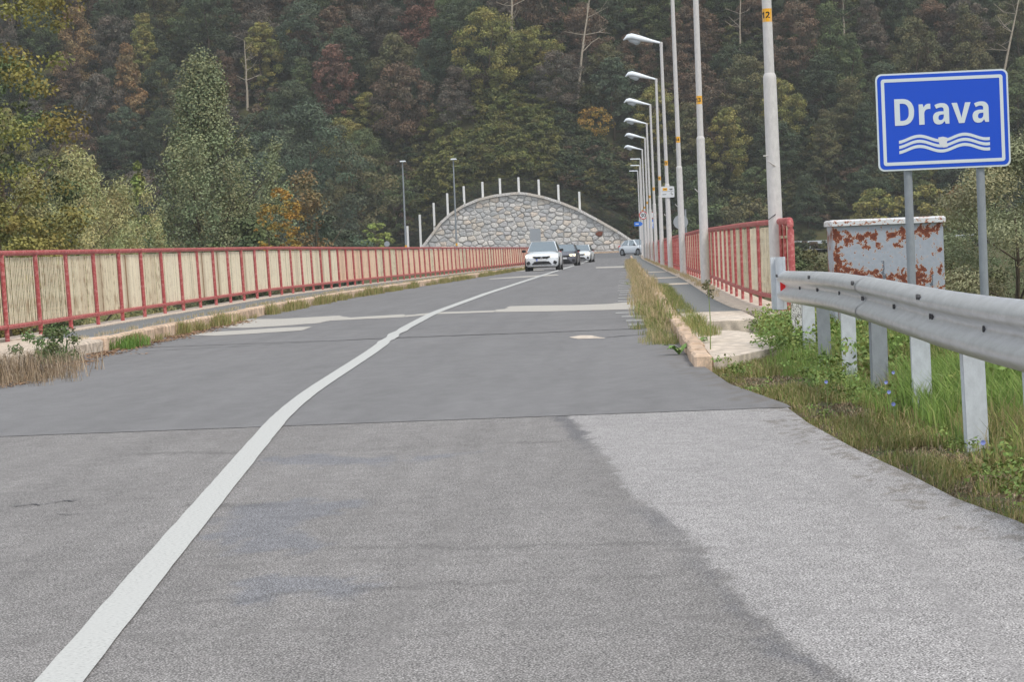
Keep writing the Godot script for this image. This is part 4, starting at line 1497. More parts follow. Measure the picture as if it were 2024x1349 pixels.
func make_lamps():
	# luminaire: long tapered hood over the road (towards -x) with a bowl below
	var hood := ST(true)
	var secs := [[0.04, -.02, .05, .05], [-.30, .06, .075, .085], [-.75, .17, .14, .15], [-1.06, .25, .17, .165], [-1.24, .25, .16, .13], [-1.38, .17, .12, .03]]
	var rings := []
	for s in secs:
		var ring := []
		for j in 10:
			var a := TAU * j / 10.0
			var yy: float = sin(a) * s[3]
			if yy < 0: yy *= .45
			ring.append(Vector3(s[0], s[1] + yy, cos(a) * s[2]))
		rings.append(ring)
	for i in rings.size() - 1:
		for j in 10:
			var q := (j + 1) % 10
			quad(hood, rings[i][j], rings[i][q], rings[i + 1][q], rings[i + 1][j])
	for j in range(1, 9):
		tri(hood, rings[-1][0], rings[-1][j], rings[-1][j + 1])
	var hood_mesh := done(hood)
	var bowl := ST(true)
	var br := []
	for s in [[1.0, 0.0], [.95, -.05], [.7, -.10], [.3, -.125]]:
		var ring := []
		for j in 12:
			var a := TAU * j / 12.0
			ring.append(Vector3(-.98 + cos(a) * .24 * s[0], .165 + s[1] * 1.25 + cos(a) * -.045, sin(a) * .105 * s[0]))
		br.append(ring)
	for i in 3:
		for j in 12:
			var q := (j + 1) % 12
			quad(bowl, br[i][j], br[i][q], br[i + 1][q], br[i + 1][j])
	for j in range(1, 11): tri(bowl, br[3][0], br[3][j], br[3][j + 1])
	var bowl_mesh := done(bowl)
	var flat := ST()
	bevel_box(flat, Vector3(-.42, .02, 0), Vector3(.85, .09, .26), .03, Basis(Vector3.FORWARD, .03))
	var flat_mesh := done(flat)
	var low := ST(true)
	tube(low, [Vector3(0, -.02, 0), Vector3(0, 1.2, 0), Vector3(0, 3.09, 0), Vector3(0, 3.13, 0), Vector3(0, 3.17, 0)], [.098, .095, .088, .086, .064], 14)
	var low_mesh := done(low)
	var upm := ST(true)
	tube(upm, [Vector3(0, 3.1, 0), Vector3(0, 5.5, 0), Vector3(0, 8.28, 0)], [.066, .06, .055], 12)
	var up_mesh := done(upm)
	var up_short := tube_mesh([Vector3(0, 3.2, 0), Vector3(0, 8.28, 0)], [.066, .052], 12)
	var cap := tube_mesh([Vector3(0, 8.22, 0), Vector3(0, 8.40, 0)], .062, 12)
	var band := tube_mesh([Vector3(0, -.088, 0), Vector3(0, .088, 0)], .0645, 14)
	var collar := tube_mesh([Vector3(0, -.01, 0), Vector3(0, .035, 0)], .115, 14)
	var words := ["nearest bridge lamp, whose orange band reads 12", "second bridge lamp, with 13 on its orange band", "third bridge lamp, with 14 on its orange band", "fourth bridge lamp, carrying the small white board", "fifth bridge lamp from the camera in the row", "sixth bridge lamp from the camera in the row", "seventh bridge lamp from the camera in the row", "eighth bridge lamp from the camera in the row", "ninth bridge lamp, last with a long white hood", "tenth bridge lamp, first of three with flat heads", "eleventh bridge lamp, middle of three with flat heads", "farthest bridge lamp, last of three with flat heads"]
	for n in 12:
		var d := 20.0 * (1.69 + n)
		var x: float = 2.03 if n == 0 else 1.70
		var o := base("street_lamp", P(x, d, .15))
		o.rotation.z = [.004, -.003, .002, .005, -.004, .003][n % 6]
		put("lower_pole", low_mesh, M.pole, o)
		put("upper_pole", up_mesh if n < 9 else up_short, M.pole, o)
		put("base_collar", collar, M.rust if n < 2 else M.pole, o)
		if n < 9:
			put("cap", cap, M.pole, o)
			var h := put("lamp_hood", hood_mesh, M.lamp_white, o, Vector3(0, 8.36, 0))
			put("diffuser", bowl_mesh, M.diffuser, h)
		else:
			put("lamp_hood", flat_mesh, M.lamp_white, o, Vector3(0, 8.28, 0))
		var b := put("number_band", band, M.orange, o, Vector3(0, 3.93, 0))
		var t := put("number", bent_text(str(12 + n), .115, .0645), M.black, b)
		t.rotation.y = -.42
		# small stub brackets left from flag holders
		if n < 4:
			put("bracket", tube_mesh([Vector3(-.085, 1.98, .02), Vector3(-.16, 2.06, .06)] if n > 0 else [Vector3(.02, 1.93, .09), Vector3(-.08, 2.0, .16)], .009, 6), M.pole, o)
		if n == 0:
			put("bracket", tube_mesh([Vector3(-.07, 2.07, .06), Vector3(-.13, 2.07, .08)], .008, 6), M.pole, o)
			put("bracket", tube_mesh([Vector3(.0, 1.29, .095), Vector3(-.10, 1.22, .12)], .006, 6), M.bolt, o)
		tag(o, "white " + words[n], "street lamp", "lamps along the bridge")
	# small white board on the fourth pole
	var brd := base("route_board", P(1.69, 93.7, 3.1))
	brd.position.y = 3.12
	put("panel", plate_mesh(round_rect(.50, .41, .05), 0, .012), M.white, brd)
	put("orange_label", plate_mesh(round_rect(.17, .10, .01, 2), .012, .003), M.orange, brd, Vector3(-.09, .10, 0))
	put("print_bar", plate_mesh(round_rect(.44, .008, .002, 2), .012, .002), M.black, brd, Vector3(0, .02, 0))
	for q in [[.13, .11, .12], [.13, .08, .10], [-.12, -.09, .14], [.14, -.04, .06], [.16, -.10, .08], [-.09, .10, .10]]:
		put("print_mark", plate_mesh(round_rect(q[2], .018, .004, 2), .0155, .002), M.black, brd, Vector3(q[0], q[1], 0))
	tag(brd, "small white board with an orange label on the fourth lamp pole", "sign")

# ------------------------------------------------------------------ guard rail
func make_guard_rail():
	var o := base("guard_rail", Vector3.ZERO)
	# W profile, [offset towards the road (-x), height], thickness is given by a second skin
	var prof := [[.0, 0.0], [.018, .006], [.055, .028], [.079, .055], [.083, .075], [.074, .098], [.040, .122], [.012, .142], [.006, .156], [.012, .170], [.040, .190], [.074, .214], [.083, .237], [.079, .257], [.055, .284], [.018, .306], [.0, .312]]
	var path := func(d): return lerp_table([[-4.0, 2.05], [6.0, 1.74], [12.0, 1.68], [20.0, 1.66], [25.4, 1.60]], d)
	var y0 := .475
	var d := 25.4
	var i := 0
	while d > -2.0:
		var e := d - 3.85
		var st := ST(true)
		var sl := steps(0, 1, .125)
		var skins := []
		for sk in 2:
			var rows := []
			for s in sl:
				var dd: float = lerpf(d + .12, e - .12, s)
				var row := []
				for p in prof:
					row.append(Vector3(path.call(dd) - p[0] + sk * .004 - (i % 2) * .0045, y0 + p[1] + .018 * sin(dd * .4), -dd))
				rows.append(row)
			skins.append(rows)
		for r in sl.size() - 1:
			for j in prof.size() - 1:
				quad(st, skins[0][r][j], skins[0][r][j + 1], skins[0][r + 1][j + 1], skins[0][r + 1][j])
				quad(st, skins[1][r][j], skins[1][r + 1][j], skins[1][r + 1][j + 1], skins[1][r][j + 1])
		put("rail_beam", done(st), M.galv, o)
		# splice bolts and slots in the valley
		for q in [[d - .02, 2], [d - 1.95, 1]]:
			if q[0] < 6.0: continue
			for k in q[1]:
				for hgt in ([.156] if q[1] == 1 else [.156, .266]):
					var bt := put("bolt", tube_mesh([Vector3.ZERO, Vector3(-.014, 0, 0)], .017, 6), M.bolt, o)
					bt.position = Vector3(path.call(q[0]) - (.010 if hgt < .2 else .078), y0 + hgt + .018 * sin(q[0] * .4), -(q[0] + k * .09))
		i += 1
		d = e
	var pd := [25.6, 24.2, 22.6, 20.4, 18.05, 15.55, 13.2, 11.2, 9.2, 7.2]
	for k in pd.size():
		var st := ST()
		var w := .115
		# rolled C section
		box(st, Vector3(0, .28, -.0), Vector3(.006, .98, w), Basis(Vector3.UP, PI * .5))
		box(st, Vector3(w * .5 - .003, .28, -.028), Vector3(.006, .976, .056))
		box(st, Vector3(-w * .5 + .003, .28, -.028), Vector3(.006, .976, .056))
		var pp := put("post", done(st), M.peeled if k == 0 else [M.galv_post, M.grey_paint][1 if k in [2, 4] else 0], o)
		var px: float = path.call(pd[k]) + .12
		pp.position = Vector3(px, ground_y(px, pd[k]), -pd[k])
		pp.rotation = Vector3(.0, [.0, .1, -.06, .0, .22, .0, .18, .05, .0, .0][k], [.0, .0, .01, .0, .0, .01, .02, .03, .0, .0][k])
	for k in pd.size():
		put("spacer", box_mesh(Vector3(.1, .2, .07)), M.galv_post, o, Vector3(path.call(pd[k]) + .055, .63, -pd[k] - .03))
	# rounded end plate
	var ep := ST(true)
	var arc := []
	for k in 9:
		var t := lerpf(-1.25, 1.35, k / 8.0)
		arc.append(Vector3(path.call(25.4) - .085 + (1.0 - cos(t)) * .09, 0, -25.55 - sin(t) * .10))
	for k in 8:
		for sk in [0.0, .005]:
			var a: Vector3 = arc[k] + Vector3(sk, .385, 0); var b: Vector3 = arc[k + 1] + Vector3(sk, .385, 0)
			quad(ep, a, b, b + Vector3(0, .53, 0), a + Vector3(0, .53, 0))
	var epo := put("end_plate", done(ep), M.galv_post, o)
	var ep2 := ST()
	box(ep2, Vector3(1.545, .65, -25.62), Vector3(.15, .53, .006), Basis(Vector3.UP, .12))
	put("end_plate", done(ep2), M.galv_post, o)
	put("reflector", plate_mesh(PackedVector2Array([Vector2(-.03, -.055), Vector2(.03, -.045), Vector2(.034, .05), Vector2(-.03, .055)]), 0, .006), M.reflector, o, Vector3(1.572, .632, -25.34))
	tag(o, "galvanised W-beam guard rail on white posts below the river sign", "guard rail")

# ------------------------------------------------------------------ signs and cabinet
func make_river_sign():
	var o := base("river_sign", Vector3(2.66, 0, -21.0), .02)
	var w := 1.085
	var h := .80
	var cy := 2.01
	var tilt := Vector3(0, 0, .003)
	put("panel", plate_mesh(round_rect(w, h, .05), -.012, .012), M.sign_white, o, Vector3(0, cy, 0), tilt)
	put("blue_face", plate_mesh(round_rect(w - .028, h - .028, .042), 0, .002), M.blue, o, Vector3(0, cy, 0), tilt)
	put("border", ring_mesh(round_rect(w - .088, h - .088, .022), round_rect(w - .142, h - .142, .006), .002, .002), M.sign_white, o, Vector3(0, cy, 0), tilt)
	var tm := text_mesh("Drava", 128, .295, .002)
	var word := put("lettering", tm, M.sign_white, o, Vector3(-.005, cy + .075, .004), tilt)
	var bb := tm.get_aabb()
	word.scale = Vector3(.77 / bb.size.x, .222 / bb.size.y, 1)
	word.position = Vector3(-.01 - (bb.position.x + bb.size.x * .5) * word.scale.x, cy + .078 - (bb.position.y + bb.size.y * .5) * word.scale.y, .0045)
	for k in 3:
		var up := PackedVector2Array()
		var dn := []
		for i in 41:
			var t := i / 40.0
			var x := -.372 + .744 * t
			var y := cos(t * TAU * 2.0 + PI * 1.12) * .023
			up.append(Vector2(x, y + .0125))
			dn.push_front(Vector2(x, y - .0125))
		for q in dn: up.append(q)
		put("wave", plate_mesh(up, .002, .002), M.sign_white, o, Vector3(.005, cy - .145 - k * .042, 0), tilt)
	put("worn_spot", plate_mesh(PackedVector2Array([Vector2(-.04, .045), Vector2(.0, .05), Vector2(.035, .04), Vector2(.03, .0), Vector2(.036, -.035), Vector2(.0, -.04), Vector2(-.022, -.025), Vector2(-.035, .0)]), .004, .0015), M.white, o, Vector3(-.005, cy - .185, 0), tilt)
	for x in [-.295, .30]:
		put("post", tube_mesh([Vector3(x, -.3, -.055), Vector3(x, 2.30, -.055)], .035, 14), M.grey_paint, o)
		for y in [1.75, 2.25]:
			put("clamp", box_mesh(Vector3(.09, .035, .05)), M.galv_post, o, Vector3(x, y, -.035))
	tag(o, "large blue river name sign reading Drava on two grey posts", "sign")

func make_cabinet():
	var o := base("rusty_cabinet", Vector3(2.80, ground_y(2.8, 27.0) - .02, -27.0), .03)
	# front with its own texture coordinates
	var st := SurfaceTool.new()
	st.begin(Mesh.PRIMITIVE_TRIANGLES)
	var w := 1.17
	var hh := 1.25
	var dp := .55
	var fr := [Vector3(-w * .5, .05, 0), Vector3(-w * .5, .05 + hh, 0), Vector3(w * .5, .05 + hh, 0), Vector3(w * .5, .05, 0)]
	var bk := []
	for v in fr: bk.append(v + Vector3(0, 0, -dp))
	var faces := [[fr[0], fr[1], fr[2], fr[3]], [fr[3], fr[2], bk[2], bk[3]], [bk[3], bk[2], bk[1], bk[0]], [bk[0], bk[1], fr[1], fr[0]], [bk[0], fr[0], fr[3], bk[3]]]
	for f in faces:
		var nn: Vector3 = (f[0] - f[2]).cross(f[0] - f[1]).normalized()
		var uv := [Vector2(0, 1.0), Vector2(0, 0), Vector2(1, 0), Vector2(1, 1.0)]
		for k in [0, 1, 2, 0, 2, 3]:
			st.set_normal(nn)
			st.set_uv(uv[k])
			st.add_vertex(f[k])
	put("body", st.commit(), M.rusty, o)
	var ld := ST()
	bevel_box(ld, Vector3(0, .05 + hh + .032, -dp * .5), Vector3(w + .055, .066, dp + .07), .018)
	put("lid", done(ld), M.lid, o)
	put("door_seam", box_mesh(Vector3(.006, hh - .14, .006)), M.rust, o, Vector3(-w * .5 + .035, .05 + hh * .5, .001))
	put("plinth", box_mesh(Vector3(w - .06, .3, dp - .06)), M.concrete, o, Vector3(0, -.1, -dp * .5))
	tag(o, "rust-stained grey steel cabinet behind the guard rail", "cabinet")

func make_small_signs():
	# speed limit sign
	var o := base("speed_sign", P(1.50, 185, .15))
	put("post", tube_mesh([Vector3.ZERO, Vector3(0, 3.6, 0)], .03, 8), M.grey_paint, o)
	var c := Vector3(0, 3.24, .05)
	put("panel", plate_mesh(disc(.31), -.01, .01), M.grey, o, c)
	put("face", plate_mesh(disc(.30), 0, .002), M.white, o, c)
	put("border", ring_mesh(disc(.30), disc(.245), .002, .002), M.sign_red, o, c)
	put("numerals", text_mesh("30", 96, .40, .003), M.black, o, c + Vector3(0, 0, .004))
	tag(o, "round speed limit sign reading 30 left of the far lamps", "sign")
	# blue direction arrow
	var b := base("direction_sign", P(1.05, 205, .1))
	put("post", tube_mesh([Vector3(.25, 0, 0), Vector3(.25, 3.2, 0)], .03, 8), M.grey_paint, b)
	var y := 2.84
	put("panel", plate_mesh(PackedVector2Array([Vector2(-.34, -.17), Vector2(.22, -.17), Vector2(.37, 0), Vector2(.22, .17), Vector2(-.34, .17)]), 0, .02), M.sky_blue, b, Vector3(.2, y, .05))
	put("print_bar", box_mesh(Vector3(.26, .07, .004)), M.white, b, Vector3(.1, y, .074))
	tag(b, "small blue arrow sign below the speed limit sign", "sign")
	# second pair behind the poles
	var s := base("square_sign", P(2.48, 215, .15))
	put("post", tube_mesh([Vector3.ZERO, Vector3(0, 3.7, 0)], .03, 8), M.grey_paint, s)
	put("panel", plate_mesh(round_rect(.62, .72, .04), 0, .015), M.sky_blue, s, Vector3(0, 2.78, .05))
	put("symbol", plate_mesh(PackedVector2Array([Vector2(-.05, -.2), Vector2(.05, -.2), Vector2(.05, .05), Vector2(.13, .05), Vector2(0, .22), Vector2(-.13, .05), Vector2(-.05, .05)]), .015, .003), M.white, s, Vector3(0, 2.78, .05))
	put("round_panel", plate_mesh(disc(.28), 0, .012), M.white, s, Vector3(.05, 3.52, .05))
	put("round_border", ring_mesh(disc(.28), disc(.22), .012, .003), M.sign_red, s, Vector3(.05, 3.52, .05))
	tag(s, "blue square sign with a round red-rimmed sign above, behind lamp poles", "sign")
	# backs of signs
	var r := base("sign_back", P(1.98, 80, .15))
	put("post", tube_mesh([Vector3.ZERO, Vector3(0, 2.0, 0)], .028, 8), M.grey_paint, r)
	put("panel", plate_mesh(disc(.23), 0, .01), M.grey, r, Vector3(-.16, 1.60, .03))
	tag(r, "grey round sign back beside the third bridge lamp", "sign")
	var q := base("sign_back", Vector3(-22.92, deck_y(245), -245))
	put("post", tube_mesh([Vector3(0, -.2, 0), Vector3(0, 2.4, 0)], .03, 8), M.grey_paint, q)
	put("panel", plate_mesh(disc(.27), 0, .01), M.grey, q, Vector3(0, 2.15, .03))
	tag(q, "grey round sign back showing over the left railing", "sign")
	var t := base("sign_back", Vector3(-9.43, deck_y(272), -272))
	for x in [-.4, .4]: put("post", tube_mesh([Vector3(x, -.2, 0), Vector3(x, 3.1, 0)], .04, 8), M.grey_paint, t)
	put("panel", plate_mesh(round_rect(1.15, 1.35, .05), 0, .02), M.grey, t, Vector3(0, 2.45, .05))
	tag(t, "grey rectangular sign back standing before the stone wall", "sign")
	# slim lamps beyond the river
	for p in [[-20.66, "left one of two slim grey lamps before the stone wall"], [-15.83, "right one of two slim grey lamps before the stone wall"]]:
		var l := base("slim_lamp", Vector3(p[0], deck_y(240) - .2, -240))
		put("pole", tube_mesh([Vector3.ZERO, Vector3(0, 5, 0), Vector3(0, 10.1, 0)], [.10, .085, .06], 10), M.grey_paint, l)
		var hd := ST()
		bevel_box(hd, Vector3(.05, 10.12, .1), Vector3(.55, .12, .62), .05)
		put("lamp_head", done(hd), M.lamp_white, l)
		put("band", tube_mesh([Vector3(0, 1.9, 0), Vector3(0, 2.15, 0)], .102, 10), M.orange, l)
		tag(l, p[1], "street lamp", "slim lamps beyond the river")
	# guard rail of the far road, seen past the railing end
	var f := base("far_guard_rail", Vector3(24, deck_y(246) - .1, -246))
	put("rail_beam", box_mesh(Vector3(30, .3, .06)), M.galv_post, f, Vector3(0, .75, 0))
	for k in 15: put("post", box_mesh(Vector3(.1, .85, .1)), M.galv_post, f, Vector3(-14 + k * 2.0, .4, -.1))
	tag(f, "distant pale guard rail seen between railing end and cabinet", "guard rail")

# ------------------------------------------------------------------ arched stone wall
func clip_poly(poly: Array, p: Vector2, n: Vector2) -> Array:
	var out := []
	var k := poly.size()
	for i in k:
		var a: Vector2 = poly[i]
		var b: Vector2 = poly[(i + 1) % k]
		var da := (a - p).dot(n)
		var db := (b - p).dot(n)
		if da <= 0: out.append(a)
		if (da < 0 and db > 0) or (da > 0 and db < 0): out.append(a.lerp(b, da / (da - db)))
	return out

func make_wall():
	var g := RandomNumberGenerator.new()
	g.seed = 21
	var zf := -300.0
	var o := base("stone_wall", Vector3(0, 0, zf))
	# backing of mortar
	var poly := PackedVector2Array()
	for c in COP: poly.append(Vector2(c[0], c[1] - .22))
	poly.append(Vector2(2.8, .3)); poly.append(Vector2(-26.2, .3))
	put("mortar", plate_mesh(poly, -.35, .35), M.mortar, o)
	# seeds of the stones
	var seeds := []
	var y := .85
	var row := 0
	while y < 8.4:
		var hh := g.randf_range(.40, .58)
		var x := -26.0 + g.randf() * .8
		while x < 2.6:
			var w := g.randf_range(.42, 1.25)
			var sx := x + w * .5
			var sy := y + g.randf_range(-.2, .2)
			if sy < arch_y(sx) - .38: seeds.append(Vector2(sx, sy))
			x += w
		y += hh
		row += 1
	var cells := []
	for i in seeds.size():
		var s: Vector2 = seeds[i]
		var cell := [s + Vector2(-1.1, -.75), s + Vector2(-1.1, .75), s + Vector2(1.1, .75), s + Vector2(1.1, -.75)]
		for j in seeds.size():
			if j == i: continue
			var q: Vector2 = seeds[j]
			if absf(q.x - s.x) > 2.6 or absf(q.y - s.y) > 1.8: continue
			# distances measured with heights stretched, so that stones lie flat
			var dlt := Vector2(q.x - s.x, (q.y - s.y) * 1.9)
			cell = clip_poly(cell, (s + q) * .5, dlt)
			if cell.size() < 3: break
		if cell.size() < 3: continue
		# keep below the coping and above the ground
		var lim := arch_y(s.x) - .30
		var slope := (arch_y(s.x + .5) - arch_y(s.x - .5))
		cell = clip_poly(cell, Vector2(s.x, lim), Vector2(-slope, 1).normalized())
		cell = clip_poly(cell, Vector2(s.x, .55), Vector2(0, -1))
		if cell.size() < 3: continue
		var ctr := Vector2.ZERO
		for p in cell: ctr += p
		ctr /= cell.size()
		var outer := []
		var inner := []
		for p in cell:
			var v: Vector2 = p - ctr
			var l := v.length()
			if l < .05: continue
			var jit := g.randf_range(.84, 1.0)
			outer.append(ctr + v * maxf(.3, (l - .02) / l) * jit)
			inner.append(ctr + v * maxf(.2, (l - .12) / l) * jit)
		if outer.size() < 3: continue
		var area := 0.0
		for a in outer.size(): area += absf((outer[a] - ctr).cross(outer[(a + 1) % outer.size()] - ctr))
		var bulge := g.randf_range(.07, .22)
		var st := ST()
		var k := outer.size()
		var tx := g.randf_range(-.12, .12)
		var ty := g.randf_range(-.14, .10)
		for a in k:
			var b := (a + 1) % k
			var o1 := Vector3(outer[a].x, outer[a].y, -.02); var o2 := Vector3(outer[b].x, outer[b].y, -.02)
			var m1 := Vector3(outer[a].x, outer[a].y, bulge * .45); var m2 := Vector3(outer[b].x, outer[b].y, bulge * .45)
			var i1 := Vector3(inner[a].x, inner[a].y, bulge + (inner[a].x - ctr.x) * tx + (inner[a].y - ctr.y) * ty)
			var i2 := Vector3(inner[b].x, inner[b].y, bulge + (inner[b].x - ctr.x) * tx + (inner[b].y - ctr.y) * ty)
			# cells run clockwise seen from the front
			quad(st, o1, o2, m2, m1)
			quad(st, m1, m2, i2, i1)
			tri(st, i1, i2, Vector3(ctr.x, ctr.y, bulge * 1.08))
		var mi: int = [0, 0, 1, 1, 2, 3, 3, 4, 5, 6, 6, 0][g.randi() % 12]
		var mt: Material = M["stone%d" % mi]
		if s.distance_to(Vector2(-2.7, 3.3)) < .45 and not M.has("rust_used"):
			mt = M.rust_stone
			M.rust_used = true
		cells.append([area, done(st), mt])
	cells.sort_custom(func(a, b): return a[0] > b[0])
	for i in mini(300, cells.size()): put("stone", cells[i][1], cells[i][2], o)
	if cells.size() > 300:
		var rest := SurfaceTool.new()
		for i in range(300, cells.size()): rest.append_from(cells[i][1], 0, Transform3D.IDENTITY)
		var ro := put("small_stones", rest.commit(), M.stone0, o)
		ro.set_meta("kind", "stuff")
	# coping in cast lengths
	for i in range(1, COP.size() - 1):
		var a := Vector2(COP[i - 1][0], COP[i - 1][1])
		var b := Vector2(COP[i][0], COP[i][1])
		var c := ST()
		var mid := (a + b) * .5
		var ang := (b - a).angle()
		box(c, Vector3(mid.x, mid.y - .13, .0), Vector3((b - a).length() - .025, .30, .85), Basis(Vector3.BACK, ang))
		put("coping", done(c), M.stone1 if i % 2 == 0 else M.stone4, o)
	tag(o, "arched retaining wall of grey rubble stone at the bridge end", "wall")
	# fence of white posts above it
	var f := base("parapet_fence", Vector3(0, 0, zf - .55))
	var tops := [[-25.6, 4.9], [-24.08, 6.20], [-22.37, 7.53], [-20.71, 8.60], [-18.71, 9.36], [-16.47, 9.78], [-14.39, 10.11], [-12.17, 10.14], [-9.79, 9.79], [-7.49, 9.09], [-5.03, 8.15], [-2.6, 6.75], [-.4, 5.35]]
	for i in tops.size():
		var st := ST()
		var yb := arch_y(tops[i][0]) - .6
		if i < 11:
			bevel_box(st, Vector3(tops[i][0], (tops[i][1] + yb) * .5, 0), Vector3(.26, tops[i][1] - yb, .2), .03)
			put("post", done(st), M.post_white, f)
		if i > 0:
			var wr := ST()
			for k in 8:
				var t := k / 7.0
				var ya: float = lerpf(arch_y(tops[i - 1][0]) + .05, tops[i - 1][1] - .1, t)
				var yc: float = lerpf(arch_y(tops[i][0]) + .05, tops[i][1] - .1, t)
				tube(wr, [Vector3(tops[i - 1][0], ya, 0), Vector3(tops[i][0], yc, 0)], .014, 4, false)
			for k in 16:
				var t := (k + .5) / 16.0
				var xx: float = lerpf(tops[i - 1][0], tops[i][0], t)
				tube(wr, [Vector3(xx, lerpf(arch_y(tops[i - 1][0]), arch_y(tops[i][0]), t), 0), Vector3(xx, lerpf(tops[i - 1][1], tops[i][1], t) - .1, 0)], .012, 4, false)
			put("wire_mesh", done(wr), M.wire, f)
	tag(f, "wire fence on white concrete posts along the arched wall top", "fence")

# ------------------------------------------------------------------ cars
func panel_on(st: SurfaceTool, p: Array, inset: float, out: float):
	# p: four corners clockwise from the front; shrunk and lifted along the normal
	var n: Vector3 = (p[0] - p[2]).cross(p[0] - p[1]).normalized()
	var c: Vector3 = (p[0] + p[1] + p[2] + p[3]) * .25
	var q := []
	for v in p:
		var dv: Vector3 = v - c
		q.append(c + dv * (1.0 - inset / dv.length()) + n * out)
	quad(st, q[0], q[1], q[2], q[3])
	for i in 4:
		var j := (i + 1) % 4
		quad(st, q[i] - n * out * 1.5, q[j] - n * out * 1.5, q[j], q[i])

